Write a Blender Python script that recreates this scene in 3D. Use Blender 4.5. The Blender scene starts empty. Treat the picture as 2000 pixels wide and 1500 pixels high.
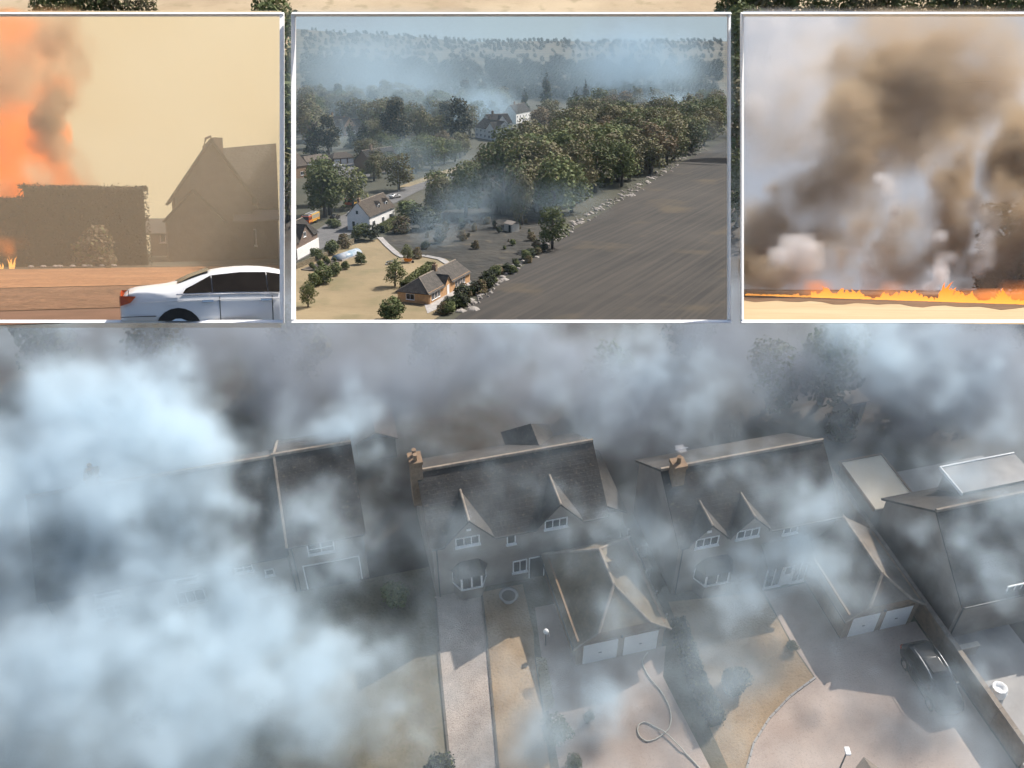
import bpy, bmesh, math, random
import numpy as np
from mathutils import Vector, Matrix, Euler

# ------------------------------------------------------------------ camera, sky, sun, exposure
sc = bpy.context.scene
C = sc.collection
R = math.radians
PITCH, FPX, EYE = R(40), 1850.0, Vector((0, 0, 52))      # the drone: height, tilt, lens
cam = bpy.data.cameras.new('drone_camera'); cam.sensor_width = 36; cam.lens = 36 * FPX / 2000
cam.clip_start = .1; cam.clip_end = 6000
camo = bpy.data.objects.new('drone_camera', cam); C.objects.link(camo); sc.camera = camo
camo.location = EYE; camo.rotation_euler = (R(90) - PITCH, 0, 0)

SUN_EL, SUN_AZ = R(36), R(42)                              # sun beyond the houses, to the right
SUN = Vector((math.sin(SUN_AZ) * math.cos(SUN_EL), math.cos(SUN_AZ) * math.cos(SUN_EL), math.sin(SUN_EL)))
w = bpy.data.worlds.new('World'); sc.world = w; w.use_nodes = True
sky_t = w.node_tree.nodes.new('ShaderNodeTexSky'); sky_t.sky_type = 'NISHITA'; sky_t.sun_disc = False
sky_t.sun_elevation = SUN_EL; sky_t.sun_rotation = SUN_AZ; sky_t.dust_density = 2
w.node_tree.links.new(sky_t.outputs[0], w.node_tree.nodes['Background'].inputs[0])
w.node_tree.nodes['Background'].inputs[1].default_value = .10
sl = bpy.data.lights.new('sun', 'SUN'); sl.energy = 5.0; sl.angle = R(.5); sl.color = (1, .94, .86)
so = bpy.data.objects.new('sun', sl); C.objects.link(so); so.rotation_euler = SUN.to_track_quat('Z', 'Y').to_euler()
vs = sc.view_settings; vs.view_transform = 'Standard'; vs.look = 'None'; vs.gamma = 1; vs.exposure = .5
cy = sc.cycles
cy.use_denoising = True; cy.max_bounces = 8; cy.diffuse_bounces = 3; cy.glossy_bounces = 2; cy.volume_bounces = 4
cy.transparent_max_bounces = 8; cy.volume_step_rate = 4; cy.volume_max_steps = 256
cy.use_adaptive_sampling = True; cy.adaptive_threshold = .09; cy.caustics_reflective = False

# ------------------------------------------------------------------ helpers
RNG = random.Random(7)

def pray(px, py):
    u = (px - 1000) / FPX; v = (750 - py) / FPX
    return Vector((u, math.cos(PITCH) + v * math.sin(PITCH), -math.sin(PITCH) + v * math.cos(PITCH)))

class Stage:
    """A place with its own ground: origin, orientation and model scale."""
    def __init__(s, loc, tilt, yaw, scale):
        s.R = Matrix.Rotation(-tilt, 4, 'X') @ Matrix.Rotation(yaw, 4, 'Z')
        s.T = Matrix.Translation(loc); s.s = scale
        s.M = s.T @ s.R @ Matrix.Scale(scale, 4)
        s.I = s.M.inverted()
    def at(s, px, py, z=0.0):
        e = s.I @ EYE; d = (s.I.to_3x3() @ pray(px, py))
        t = (z - e.z) / d.z
        return e + d * t
    def wall(s, px, py, y):                  # point on the vertical plane at depth y
        e = s.I @ EYE; d = (s.I.to_3x3() @ pray(px, py)); t = (y - e.y) / d.y
        return e + d * t

TOWN = Stage((0, 0, 0), 0, 0, 1)
HANG = R(14)
HO = Vector((-5.1, 39.7, 0))
def HM(u, v, z=0, rz=0):                     # a spot on the street grid the houses stand on
    return Matrix.Translation(HO) @ Matrix.Rotation(HANG, 4, 'Z') @ Matrix.Translation((u, v, z)) @ Matrix.Rotation(rz, 4, 'Z')

class MB:
    def __init__(s): s.v = []; s.f = []
    def add(s, vs, fs):
        o = len(s.v); s.v += [tuple(x) for x in vs]; s.f += [tuple(o + i for i in f) for f in fs]; return s
    def box(s, x0, x1, y0, y1, z0, z1, M=None):
        p = [Vector((x, y, z)) for z in (z0, z1) for y in (y0, y1) for x in (x0, x1)]
        if M: p = [M @ q for q in p]
        return s.add(p, [(0, 2, 3, 1), (4, 5, 7, 6), (0, 1, 5, 4), (2, 6, 7, 3), (0, 4, 6, 2), (1, 3, 7, 5)])
    def prism(s, poly, z0, z1):
        n = len(poly); a = [(p[0], p[1], z0) for p in poly] + [(p[0], p[1], z1) for p in poly]
        return s.add(a, [tuple(range(n))[::-1], tuple(range(n, 2 * n))] + [(i, (i + 1) % n, n + (i + 1) % n, n + i) for i in range(n)])
    def slab(s, poly, t):                    # a flat polygon given thickness t below its face
        p = [Vector(q) for q in poly]; nrm = Vector((0, 0, 0))
        for i in range(len(p)):
            a, b = p[i], p[(i + 1) % len(p)]
            nrm += Vector(((a.y - b.y) * (a.z + b.z), (a.z - b.z) * (a.x + b.x), (a.x - b.x) * (a.y + b.y)))
        nrm.normalize()
        if nrm.z < 0: p = p[::-1]; nrm = -nrm
        n = len(p); a = p + [q - nrm * t for q in p]
        return s.add(a, [tuple(range(n)), tuple(range(2 * n - 1, n - 1, -1))] + [(i, n + i, n + (i + 1) % n, (i + 1) % n) for i in range(n)])
    def sheet(s, poly): return s.add([tuple(p) for p in poly], [tuple(range(len(poly)))])
    def tube(s, pts, r, k=6, close=True):
        pts = [Vector(p) for p in pts]; rs = r if isinstance(r, (list, tuple)) else [r] * len(pts); o = []
        for i, p in enumerate(pts):
            d = (pts[min(i + 1, len(pts) - 1)] - pts[max(i - 1, 0)]).normalized()
            a = d.orthogonal().normalized() if abs(d.z) > .9 else d.cross(Vector((0, 0, 1))).normalized(); b = d.cross(a)
            o += [p + (a * math.cos(t) + b * math.sin(t)) * rs[i] for t in [2 * math.pi * j / k for j in range(k)]]
        fs = [(i * k + j, i * k + (j + 1) % k, (i + 1) * k + (j + 1) % k, (i + 1) * k + j) for i in range(len(pts) - 1) for j in range(k)]
        if close: fs += [tuple(range(k))[::-1], tuple(range((len(pts) - 1) * k, len(pts) * k))]
        return s.add(o, fs)
    def lathe(s, prof, k=12, c=(0, 0, 0), axis='Z'):
        o = []
        for r, z in prof:
            for j in range(k):
                t = 2 * math.pi * j / k; q = (r * math.cos(t), r * math.sin(t), z)
                if axis == 'Y': q = (q[0], q[2], q[1])
                o.append((q[0] + c[0], q[1] + c[1], q[2] + c[2]))
        m = len(prof)
        return s.add(o, [(i * k + j, i * k + (j + 1) % k, (i + 1) * k + (j + 1) % k, (i + 1) * k + j) for i in range(m - 1) for j in range(k)] + [tuple(range(k))[::-1], tuple(range((m - 1) * k, m * k))])
    def mesh(s, name, mat, smooth=False):
        me = bpy.data.meshes.new(name); me.from_pydata(s.v, [], s.f); me.materials.append(mat)
        bm = bmesh.new(); bm.from_mesh(me); bmesh.ops.recalc_face_normals(bm, faces=bm.faces); bm.to_mesh(me); bm.free()
        if smooth: me.polygons.foreach_set('use_smooth', [True] * len(me.polygons))
        return me

def link(name, data, parent=None, M=None):
    o = bpy.data.objects.new(name, data); C.objects.link(o)
    if parent: o.parent = parent
    if M is not None:
        if parent: o.matrix_local = M
        else: o.matrix_world = M
    return o
def part(name, mb, mat, parent, smooth=False, M=None): return link(name, mb.mesh(name, mat, smooth) if isinstance(mb, MB) else mb, parent, M)
def tag(o, label=None, cat=None, group=None, kind=None):
    for k, v in (('label', label), ('category', cat), ('group', group), ('kind', kind)):
        if v: o[k] = v
    return o
def thing(name, label, cat, M, group=None): return tag(link(name, None, None, M), label, cat, group)
def struct(name, mb, mat, M=None, kind='structure', label=None):
    return tag(link(name, mb.mesh(name, mat) if isinstance(mb, MB) else mb, None, M or Matrix()), label, None, None, kind)
def copy_tree(o, M=None, parent=None):
    c = o.copy(); C.objects.link(c)
    if parent: c.parent = parent; c.matrix_local = o.matrix_local.copy()
    if M is not None: c.matrix_world = M
    for ch in list(o.children): copy_tree(ch, None, c)
    return c

# ------------------------------------------------------------------ materials
def mat(name, c1, c2=None, scale=1.0, rough=.85, bump=0.0, detail=6, metal=0, spec=.3, stripes=None, fine=None, rand=0.0):
    m = bpy.data.materials.new(name); m.use_nodes = True; nt = m.node_tree; N = nt.nodes.new; L = nt.links.new
    b = nt.nodes['Principled BSDF']; b.inputs['Roughness'].default_value = rough; b.inputs['Metallic'].default_value = metal
    b.inputs['Specular IOR Level'].default_value = spec
    c2 = c2 or tuple(x * .8 for x in c1)
    tc = N('ShaderNodeTexCoord'); no = N('ShaderNodeTexNoise'); no.inputs['Scale'].default_value = scale; no.inputs['Detail'].default_value = detail
    no.inputs['Roughness'].default_value = .62
    L(tc.outputs['Object'], no.inputs['Vector'])
    rp = N('ShaderNodeValToRGB'); rp.color_ramp.elements[0].position = .36; rp.color_ramp.elements[1].position = .64
    rp.color_ramp.elements[0].color = (*c1, 1); rp.color_ramp.elements[1].color = (*c2, 1)
    L(no.outputs[0], rp.inputs[0]); col = rp.outputs[0]; hgt = no.outputs[0]
    def mix(a, c, f, mode='MIX'):
        q = N('ShaderNodeMix'); q.data_type = 'RGBA'; q.blend_type = mode
        L(a, q.inputs[6])
        if isinstance(c, tuple): q.inputs[7].default_value = (*c, 1)
        else: L(c, q.inputs[7])
        if isinstance(f, float): q.inputs[0].default_value = f
        else: L(f, q.inputs[0])
        return q.outputs[2]
    if stripes:                              # (angle, spacing scale, colour, amount)
        ang, sca, scol, amt = stripes
        mp = N('ShaderNodeMapping'); mp.vector_type = 'TEXTURE'; mp.inputs['Rotation'].default_value = (0, 0, ang); mp.inputs['Scale'].default_value = (50 / sca, 1 / sca, 1)
        L(tc.outputs['Object'], mp.inputs[0]); n2 = N('ShaderNodeTexNoise'); n2.inputs['Scale'].default_value = 1; n2.inputs['Detail'].default_value = 5
        L(mp.outputs[0], n2.inputs[0]); r2 = N('ShaderNodeValToRGB'); r2.color_ramp.elements[0].position = .42; r2.color_ramp.elements[1].position = .72
        r2.color_ramp.elements[0].color = (0, 0, 0, 1); r2.color_ramp.elements[1].color = (amt, amt, amt, 1); L(n2.outputs[0], r2.inputs[0])
        col = mix(col, scol, r2.outputs[0])
    if fine:                                 # (scale, colour, threshold)
        n3 = N('ShaderNodeTexNoise'); n3.inputs['Scale'].default_value = fine[0]; n3.inputs['Detail'].default_value = 3; L(tc.outputs['Object'], n3.inputs[0])
        r3 = N('ShaderNodeValToRGB'); r3.color_ramp.elements[0].position = fine[2]; r3.color_ramp.elements[1].position = fine[2] + .12
        r3.color_ramp.elements[0].color = (0, 0, 0, 1); r3.color_ramp.elements[1].color = (.8, .8, .8, 1)
        L(n3.outputs[0], r3.inputs[0]); col = mix(col, fine[1], r3.outputs[0]); hgt = n3.outputs[0]
    if rand:
        oi = N('ShaderNodeObjectInfo'); hs = N('ShaderNodeHueSaturation'); mr = N('ShaderNodeMapRange')
        mr.inputs[3].default_value = 1 - rand; mr.inputs[4].default_value = 1 + rand; L(oi.outputs['Random'], mr.inputs[0]); L(mr.outputs[0], hs.inputs['Value'])
        L(col, hs.inputs['Color']); col = hs.outputs[0]
    L(col, b.inputs['Base Color'])
    if bump:
        bp = N('ShaderNodeBump'); bp.inputs['Strength'].default_value = min(1, bump); bp.inputs['Distance'].default_value = .1 if bump < 1 else .3; L(hgt, bp.inputs['Height']); L(bp.outputs[0], b.inputs['Normal'])
    return m
def roofmat(name, c1, c2, moss):
    m = mat(name, c1, c2, 1.1, .8, 0, fine=(5, moss, .6)); nt = m.node_tree; N = nt.nodes.new; L = nt.links.new
    tc = N('ShaderNodeTexCoord'); sp = N('ShaderNodeSeparateXYZ'); L(tc.outputs['Object'], sp.inputs[0])
    mu = N('ShaderNodeMath'); mu.operation = 'MULTIPLY'; mu.inputs[1].default_value = 5.5; L(sp.outputs[2], mu.inputs[0])
    fr = N('ShaderNodeMath'); fr.operation = 'FRACT'; L(mu.outputs[0], fr.inputs[0])
    n2 = N('ShaderNodeTexNoise'); n2.inputs['Scale'].default_value = 4; L(tc.outputs['Object'], n2.inputs[0])
    ad = N('ShaderNodeMath'); ad.operation = 'ADD'; L(fr.outputs[0], ad.inputs[0]); L(n2.outputs[0], ad.inputs[1])
    bp = N('ShaderNodeBump'); bp.inputs['Strength'].default_value = .6; bp.inputs['Distance'].default_value = .05; L(ad.outputs[0], bp.inputs['Height'])
    L(bp.outputs[0], nt.nodes['Principled BSDF'].inputs['Normal']); return m
def leafmat(name, c1, c2, scale=.5, rand=.25, tr=.15):
    m = mat(name, c1, c2, scale, .7, rand=rand, spec=.15); m.node_tree.nodes['Principled BSDF'].inputs['Subsurface Weight'].default_value = 0
    nt = m.node_tree; b = nt.nodes['Principled BSDF']; t = nt.nodes.new('ShaderNodeBsdfTranslucent'); mx = nt.nodes.new('ShaderNodeMixShader')
    mx.inputs[0].default_value = tr; nt.links.new(b.inputs['Base Color'].links[0].from_socket, t.inputs[0])
    o = nt.nodes['Material Output']; nt.links.new(b.outputs[0], mx.inputs[1]); nt.links.new(t.outputs[0], mx.inputs[2]); nt.links.new(mx.outputs[0], o.inputs[0]); return m
def emit(name, c1, c2, s, scale=.2, axis=None, lo=.35, hi=.65):
    m = bpy.data.materials.new(name); m.use_nodes = True; nt = m.node_tree; nt.nodes.clear(); N = nt.nodes.new; L = nt.links.new
    o = N('ShaderNodeOutputMaterial'); e = N('ShaderNodeEmission'); e.inputs[1].default_value = s; tc = N('ShaderNodeTexCoord')
    rp = N('ShaderNodeValToRGB'); rp.color_ramp.elements[0].color = (*c1, 1); rp.color_ramp.elements[1].color = (*c2, 1)
    rp.color_ramp.elements[0].position = lo; rp.color_ramp.elements[1].position = hi
    if axis is None:
        no = N('ShaderNodeTexNoise'); no.inputs['Scale'].default_value = scale; no.inputs['Detail'].default_value = 3; L(tc.outputs['Object'], no.inputs[0]); L(no.outputs[0], rp.inputs[0])
    else:
        sp = N('ShaderNodeSeparateXYZ'); L(tc.outputs['Object'], sp.inputs[0]); mu = N('ShaderNodeMath'); mu.operation = 'MULTIPLY'; mu.inputs[1].default_value = scale
        L(sp.outputs[axis], mu.inputs[0]); L(mu.outputs[0], rp.inputs[0])
    L(rp.outputs[0], e.inputs[0]); L(e.outputs[0], o.inputs[0]); m.cycles.emission_sampling = 'NONE'; return m
def volmat(name, col, aniso=.3, emission=None, rate=1.0):
    m = bpy.data.materials.new(name); m.cycles.volume_step_rate = rate; m.use_nodes = True; nt = m.node_tree; nt.nodes.clear(); N = nt.nodes.new; L = nt.links.new
    o = N('ShaderNodeOutputMaterial'); p = N('ShaderNodeVolumePrincipled'); p.inputs['Color'].default_value = (*col, 1)
    p.inputs['Density'].default_value = 1; p.inputs['Anisotropy'].default_value = aniso
    if emission:
        vi = N('ShaderNodeVolumeInfo'); mu = N('ShaderNodeMath'); mu.operation = 'MULTIPLY'; mu.inputs[1].default_value = emission[1]
        L(vi.outputs['Density'], mu.inputs[0]); L(mu.outputs[0], p.inputs['Emission Strength']); p.inputs['Emission Color'].default_value = (*emission[0], 1)
    L(p.outputs[0], o.inputs['Volume']); return m

M_ = dict(
    roof=roofmat('slate_tiles', (.048, .044, .042), (.075, .067, .06), (.14, .118, .09)),
    roof_b=roofmat('brown_tiles', (.13, .108, .09), (.18, .148, .12), (.22, .18, .13)),
    roof_g=roofmat('mossy_garage_tiles', (.13, .105, .07), (.19, .15, .10), (.24, .19, .12)),
    ridge=mat('ridge_tiles', (.19, .155, .125), (.30, .25, .20), 2.5, bump=.3),
    wall=mat('buff_render', (.22, .19, .165), (.29, .25, .215), .9, bump=.1),
    brick=mat('tan_brick', (.19, .13, .085), (.27, .185, .12), 3, bump=.2),
    brick_o=mat('orange_brick', (.45, .26, .13), (.55, .33, .17), 2, bump=.2),
    brick_d=mat('dark_brick', (.14, .10, .08), (.19, .14, .11), 2, bump=.2),
    white=mat('white_paint', (.8, .8, .8), (.76, .76, .75), 2, .5),
    render_w=mat('white_render', (.78, .77, .75), (.72, .71, .69), 1, .8),
    glass=mat('window_glass', (.018, .02, .024), (.035, .038, .042), .6, .18, spec=.35),
    dark=mat('black_rubber', (.02, .02, .02), (.03, .03, .03), 4, .8),
    gutter=mat('gutter_plastic', (.05, .05, .05), (.07, .07, .07), 2, .5),
    door_w=mat('garage_door_white', (.74, .74, .72), (.68, .68, .67), 1.5, .45, stripes=(0, 8, (.6, .6, .6), .5)),
    tarmac=mat('pink_tarmac', (.37, .29, .245), (.46, .37, .315), .35, .9, .15, fine=(9, (.32, .25, .205), .55)),
    asphalt=mat('asphalt', (.10, .10, .10), (.135, .13, .13), .3, .9, .1),
    slabs=mat('paving', (.30, .28, .27), (.38, .36, .34), .8, .85, .15),
    gravel=mat('gravel', (.36, .30, .26), (.47, .40, .35), 1.2, .95, .6, fine=(13, (.22, .165, .13), .54)),
    gravel_y=mat('yellow_gravel', (.42, .34, .22), (.50, .42, .29), 2, .95, 1, fine=(9, (.25, .2, .14), .55)),
    drygrass=mat('scorched_lawn', (.27, .19, .115), (.38, .275, .175), .35, .95, .5, fine=(6, (.19, .145, .085), .58)),
    dgrass=mat('brown_grass', (.12, .105, .075), (.17, .145, .10), .5, .95, .4, fine=(5, (.09, .09, .05), .55)),
    garden=mat('charred_garden', (.05, .042, .036), (.09, .075, .062), .25, .95, .4, fine=(1.4, (.06, .06, .05), .56)),
    field=mat('straw_field', (.40, .30, .19), (.52, .41, .27), .05, .95, .3, fine=(.35, (.34, .27, .16), .55)),
    lawn=mat('dry_lawn', (.20, .155, .09), (.27, .21, .125), .03, .95, .2, fine=(.09, (.17, .145, .08), .54)),
    burnt=mat('burnt_stubble', (.028, .027, .026), (.052, .047, .042), .016, .95, .1, stripes=(R(62), .8, (.09, .076, .062), .5), fine=(.045, (.085, .068, .046), .57)),
    ash=mat('ash_and_straw', (.17, .15, .135), (.36, .33, .30), .12, .95, .3),
    scorch=mat('scorched_scrub', (.028, .028, .026), (.055, .05, .042), .05, .95, .4, fine=(.2, (.11, .09, .06), .62)),
    soil=mat('soil', (.10, .085, .07), (.14, .12, .10), .5, .95, .3),
    terrain=mat('rough_grass', (.045, .048, .035), (.075, .07, .05), .02, .95, .3),
    bark=mat('bark', (.10, .085, .07), (.15, .13, .11), 3, .95, .4),
    core=mat('inner_twigs', (.025, .028, .018), (.04, .042, .028), 1, 1),
    leaf_g=leafmat('green_leaves', (.085, .105, .042), (.14, .165, .07)),
    leaf_y=leafmat('dry_green_leaves', (.13, .145, .055), (.21, .21, .095)),
    leaf_o=leafmat('scorched_leaves', (.16, .12, .075), (.22, .165, .10)),
    leaf_d=leafmat('dark_needles', (.03, .036, .026), (.05, .056, .04)),
    leaf_b=leafmat('brown_olive_leaves', (.12, .11, .062), (.185, .165, .095)),
    steel=mat('galvanised', (.4, .4, .4), (.5, .5, .5), 3, .4, metal=.6),
    hose=mat('canvas_hose', (.50, .46, .39), (.6, .56, .48), 3, .8),
    chrome=mat('chrome', (.7, .7, .7), (.75, .75, .75), 2, .2, metal=1),
    frame=mat('white_frame', (.9, .9, .9), (.88, .88, .88), 3, .5),
    yellow=mat('fire_yellow', (.75, .45, .06), (.8, .5, .08), 2, .4),
    red=mat('fire_red', (.5, .09, .03), (.55, .11, .04), 2, .4),
)

# ------------------------------------------------------------------ smoke: voxel clouds with depth
def fft_noise(shape, size, beta, seed, kmin):
    r = np.random.default_rng(seed); f = np.fft.rfftn(r.standard_normal(shape).astype(np.float32))
    ks = [np.fft.fftfreq(shape[i], size[i] / shape[i]) for i in range(2)] + [np.fft.rfftfreq(shape[2], size[2] / shape[2])]
    kx, ky, kz = np.meshgrid(*ks, indexing='ij'); k = np.sqrt(kx ** 2 + ky ** 2 + kz ** 2)
    f *= 1 / np.maximum(k, kmin) ** (beta / 2); f[0, 0, 0] = 0
    a = np.fft.irfftn(f, s=shape, axes=(0, 1, 2)); return (a / a.std()).astype(np.float32)

def volume(name, M, lo, hi, res, dens, material, label):
    nx, ny, nz = res; me = bpy.data.meshes.new(name); me.vertices.add(nx * ny * nz)
    me.attributes.new('smoke_amount', 'FLOAT', 'POINT').data.foreach_set('value', np.ascontiguousarray(dens, np.float32).ravel())
    me.materials.append(material); ob = link(name, me, None, M)
    g = bpy.data.node_groups.new(name, 'GeometryNodeTree')
    for io in ('INPUT', 'OUTPUT'): g.interface.new_socket('Geometry', in_out=io, socket_type='NodeSocketGeometry')
    N = g.nodes.new; L = g.links.new
    gi = N('NodeGroupInput'); go = N('NodeGroupOutput'); vc = N('GeometryNodeVolumeCube'); pos = N('GeometryNodeInputPosition'); sep = N('ShaderNodeSeparateXYZ'); L(pos.outputs[0], sep.inputs[0])
    vc.inputs['Min'].default_value = lo; vc.inputs['Max'].default_value = hi
    for k, a in zip('XYZ', res): vc.inputs['Resolution ' + k].default_value = a
    def Mt(op, a, b=None):
        q = N('ShaderNodeMath'); q.operation = op
        for i, v in enumerate((a, b)):
            if v is None: continue
            if isinstance(v, (int, float)): q.inputs[i].default_value = v
            else: L(v, q.inputs[i])
        return q.outputs[0]
    ix = []
    for a in range(3):
        t = Mt('MULTIPLY', Mt('SUBTRACT', sep.outputs[a], lo[a]), (res[a] - 1) / (hi[a] - lo[a]))
        ix.append(Mt('MINIMUM', Mt('MAXIMUM', Mt('ROUND', t), 0), res[a] - 1))
    lin = Mt('ADD', Mt('MULTIPLY', Mt('ADD', Mt('MULTIPLY', ix[0], ny), ix[1]), nz), ix[2])
    si = N('GeometryNodeSampleIndex'); si.data_type = 'FLOAT'; si.domain = 'POINT'
    na = N('GeometryNodeInputNamedAttribute'); na.data_type = 'FLOAT'; na.inputs[0].default_value = 'smoke_amount'
    L(gi.outputs[0], si.inputs['Geometry']); L(na.outputs[0], si.inputs['Value']); L(lin, si.inputs['Index']); L(si.outputs[0], vc.inputs['Density'])
    sm = N('GeometryNodeSetMaterial'); sm.inputs['Material'].default_value = material; L(vc.outputs[0], sm.inputs[0]); L(sm.outputs[0], go.inputs[0])
    md = ob.modifiers.new('smoke', 'NODES'); md.node_group = g
    return tag(ob, label, None, None, 'stuff')

class Cloud:
    def __init__(s, lo, hi, res, seed, warp, kmin, beta=3.7):
        s.lo, s.hi, s.res = lo, hi, res; size = [hi[i] - lo[i] for i in range(3)]
        ax = [np.linspace(lo[i], hi[i], res[i], dtype=np.float32) for i in range(3)]
        s.X, s.Y, s.Z = np.meshgrid(*ax, indexing='ij')
        s.n = fft_noise(res, size, beta, seed, kmin)
        wx, wy, wz = (fft_noise(res, size, 4.2, seed + i, kmin) for i in (1, 2, 3))
        s.WX, s.WY, s.WZ = s.X + wx * warp, s.Y + wy * warp, s.Z + wz * warp * .6
        s.d = np.zeros(res, np.float32)
    def puff(s, c, r, tau, sq=.75, sharp=1.0, ry=None, rough=.75):
        """one billow: centre, radius, optical depth straight through it"""
        ry = ry or r
        q = np.sqrt(((s.WX - c[0]) / r) ** 2 + ((s.WY - c[1]) / ry) ** 2 + ((s.WZ - c[2]) / (r * sq)) ** 2)
        a = np.clip((1.25 - q) / (.9 / sharp), 0, 1); a = a * a * (3 - 2 * a)
        s.d += a * (tau / (1.5 * r)) * np.exp(np.clip(rough * s.n, -2.5, 1.9) - rough * rough * .4)
    def done(s, edge=.06, floor=None):
        for A, i in ((s.X, 0), (s.Y, 1), (s.Z, 2)):
            e = (s.hi[i] - s.lo[i]) * edge
            if i == 2: s.d *= np.clip((s.hi[2] - A) / (e * 2), 0, 1)
            else: s.d *= np.clip((A - s.lo[i]) / e, 0, 1) * np.clip((s.hi[i] - A) / e, 0, 1)
        return s.d

# ------------------------------------------------------------------ builders: houses
def face_matrix(face, L, W):
    return {'front': Matrix(), 'right': Matrix.Translation((L, 0, 0)) @ Matrix.Rotation(R(90), 4, 'Z'),
            'back': Matrix.Translation((L, W, 0)) @ Matrix.Rotation(R(180), 4, 'Z'),
            'left': Matrix.Translation((0, W, 0)) @ Matrix.Rotation(R(-90), 4, 'Z')}[face]
def window(root, F, a, z0, w_, h, nx=2, ny=1, bar=.07, sill=True, glass='glass', name='window', y=0.0, fm='white'):
    mb = MB(); o = -.07 + y; i = .02 + y
    mb.box(a, a + bar, o, i, z0, z0 + h, F); mb.box(a + w_ - bar, a + w_, o, i, z0, z0 + h, F)
    mb.box(a + bar, a + w_ - bar, o, i, z0, z0 + bar, F); mb.box(a + bar, a + w_ - bar, o, i, z0 + h - bar, z0 + h, F)
    pw = (w_ - 2 * bar) / nx; ph = (h - 2 * bar) / ny; b = bar * .4
    for k in range(1, nx): mb.box(a + bar + pw * k - b, a + bar + pw * k + b, o + .005, i, z0 + bar, z0 + h - bar, F)
    for k in range(1, ny): mb.box(a + bar, a + w_ - bar, o + .01, i, z0 + bar + ph * k - b, z0 + bar + ph * k + b, F)
    wn = part(name, mb, M_[fm], root)
    for k in range(nx):
        for j in range(ny):
            part('pane', MB().box(a + bar + pw * k + b, a + bar + pw * (k + 1) - b, -.03 + y, .01 + y, z0 + bar + ph * j + b, z0 + bar + ph * (j + 1) - b, F), M_[glass], wn)
    if sill: part('sill', MB().box(a - .06, a + w_ + .06, -.16 + y, .02 + y, z0 - .07, z0 - .002, F), M_['white'], wn)
    return wn
def ridge_line(mb, a, b, r=.13): return mb.tube([a, b], r, 6)
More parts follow.
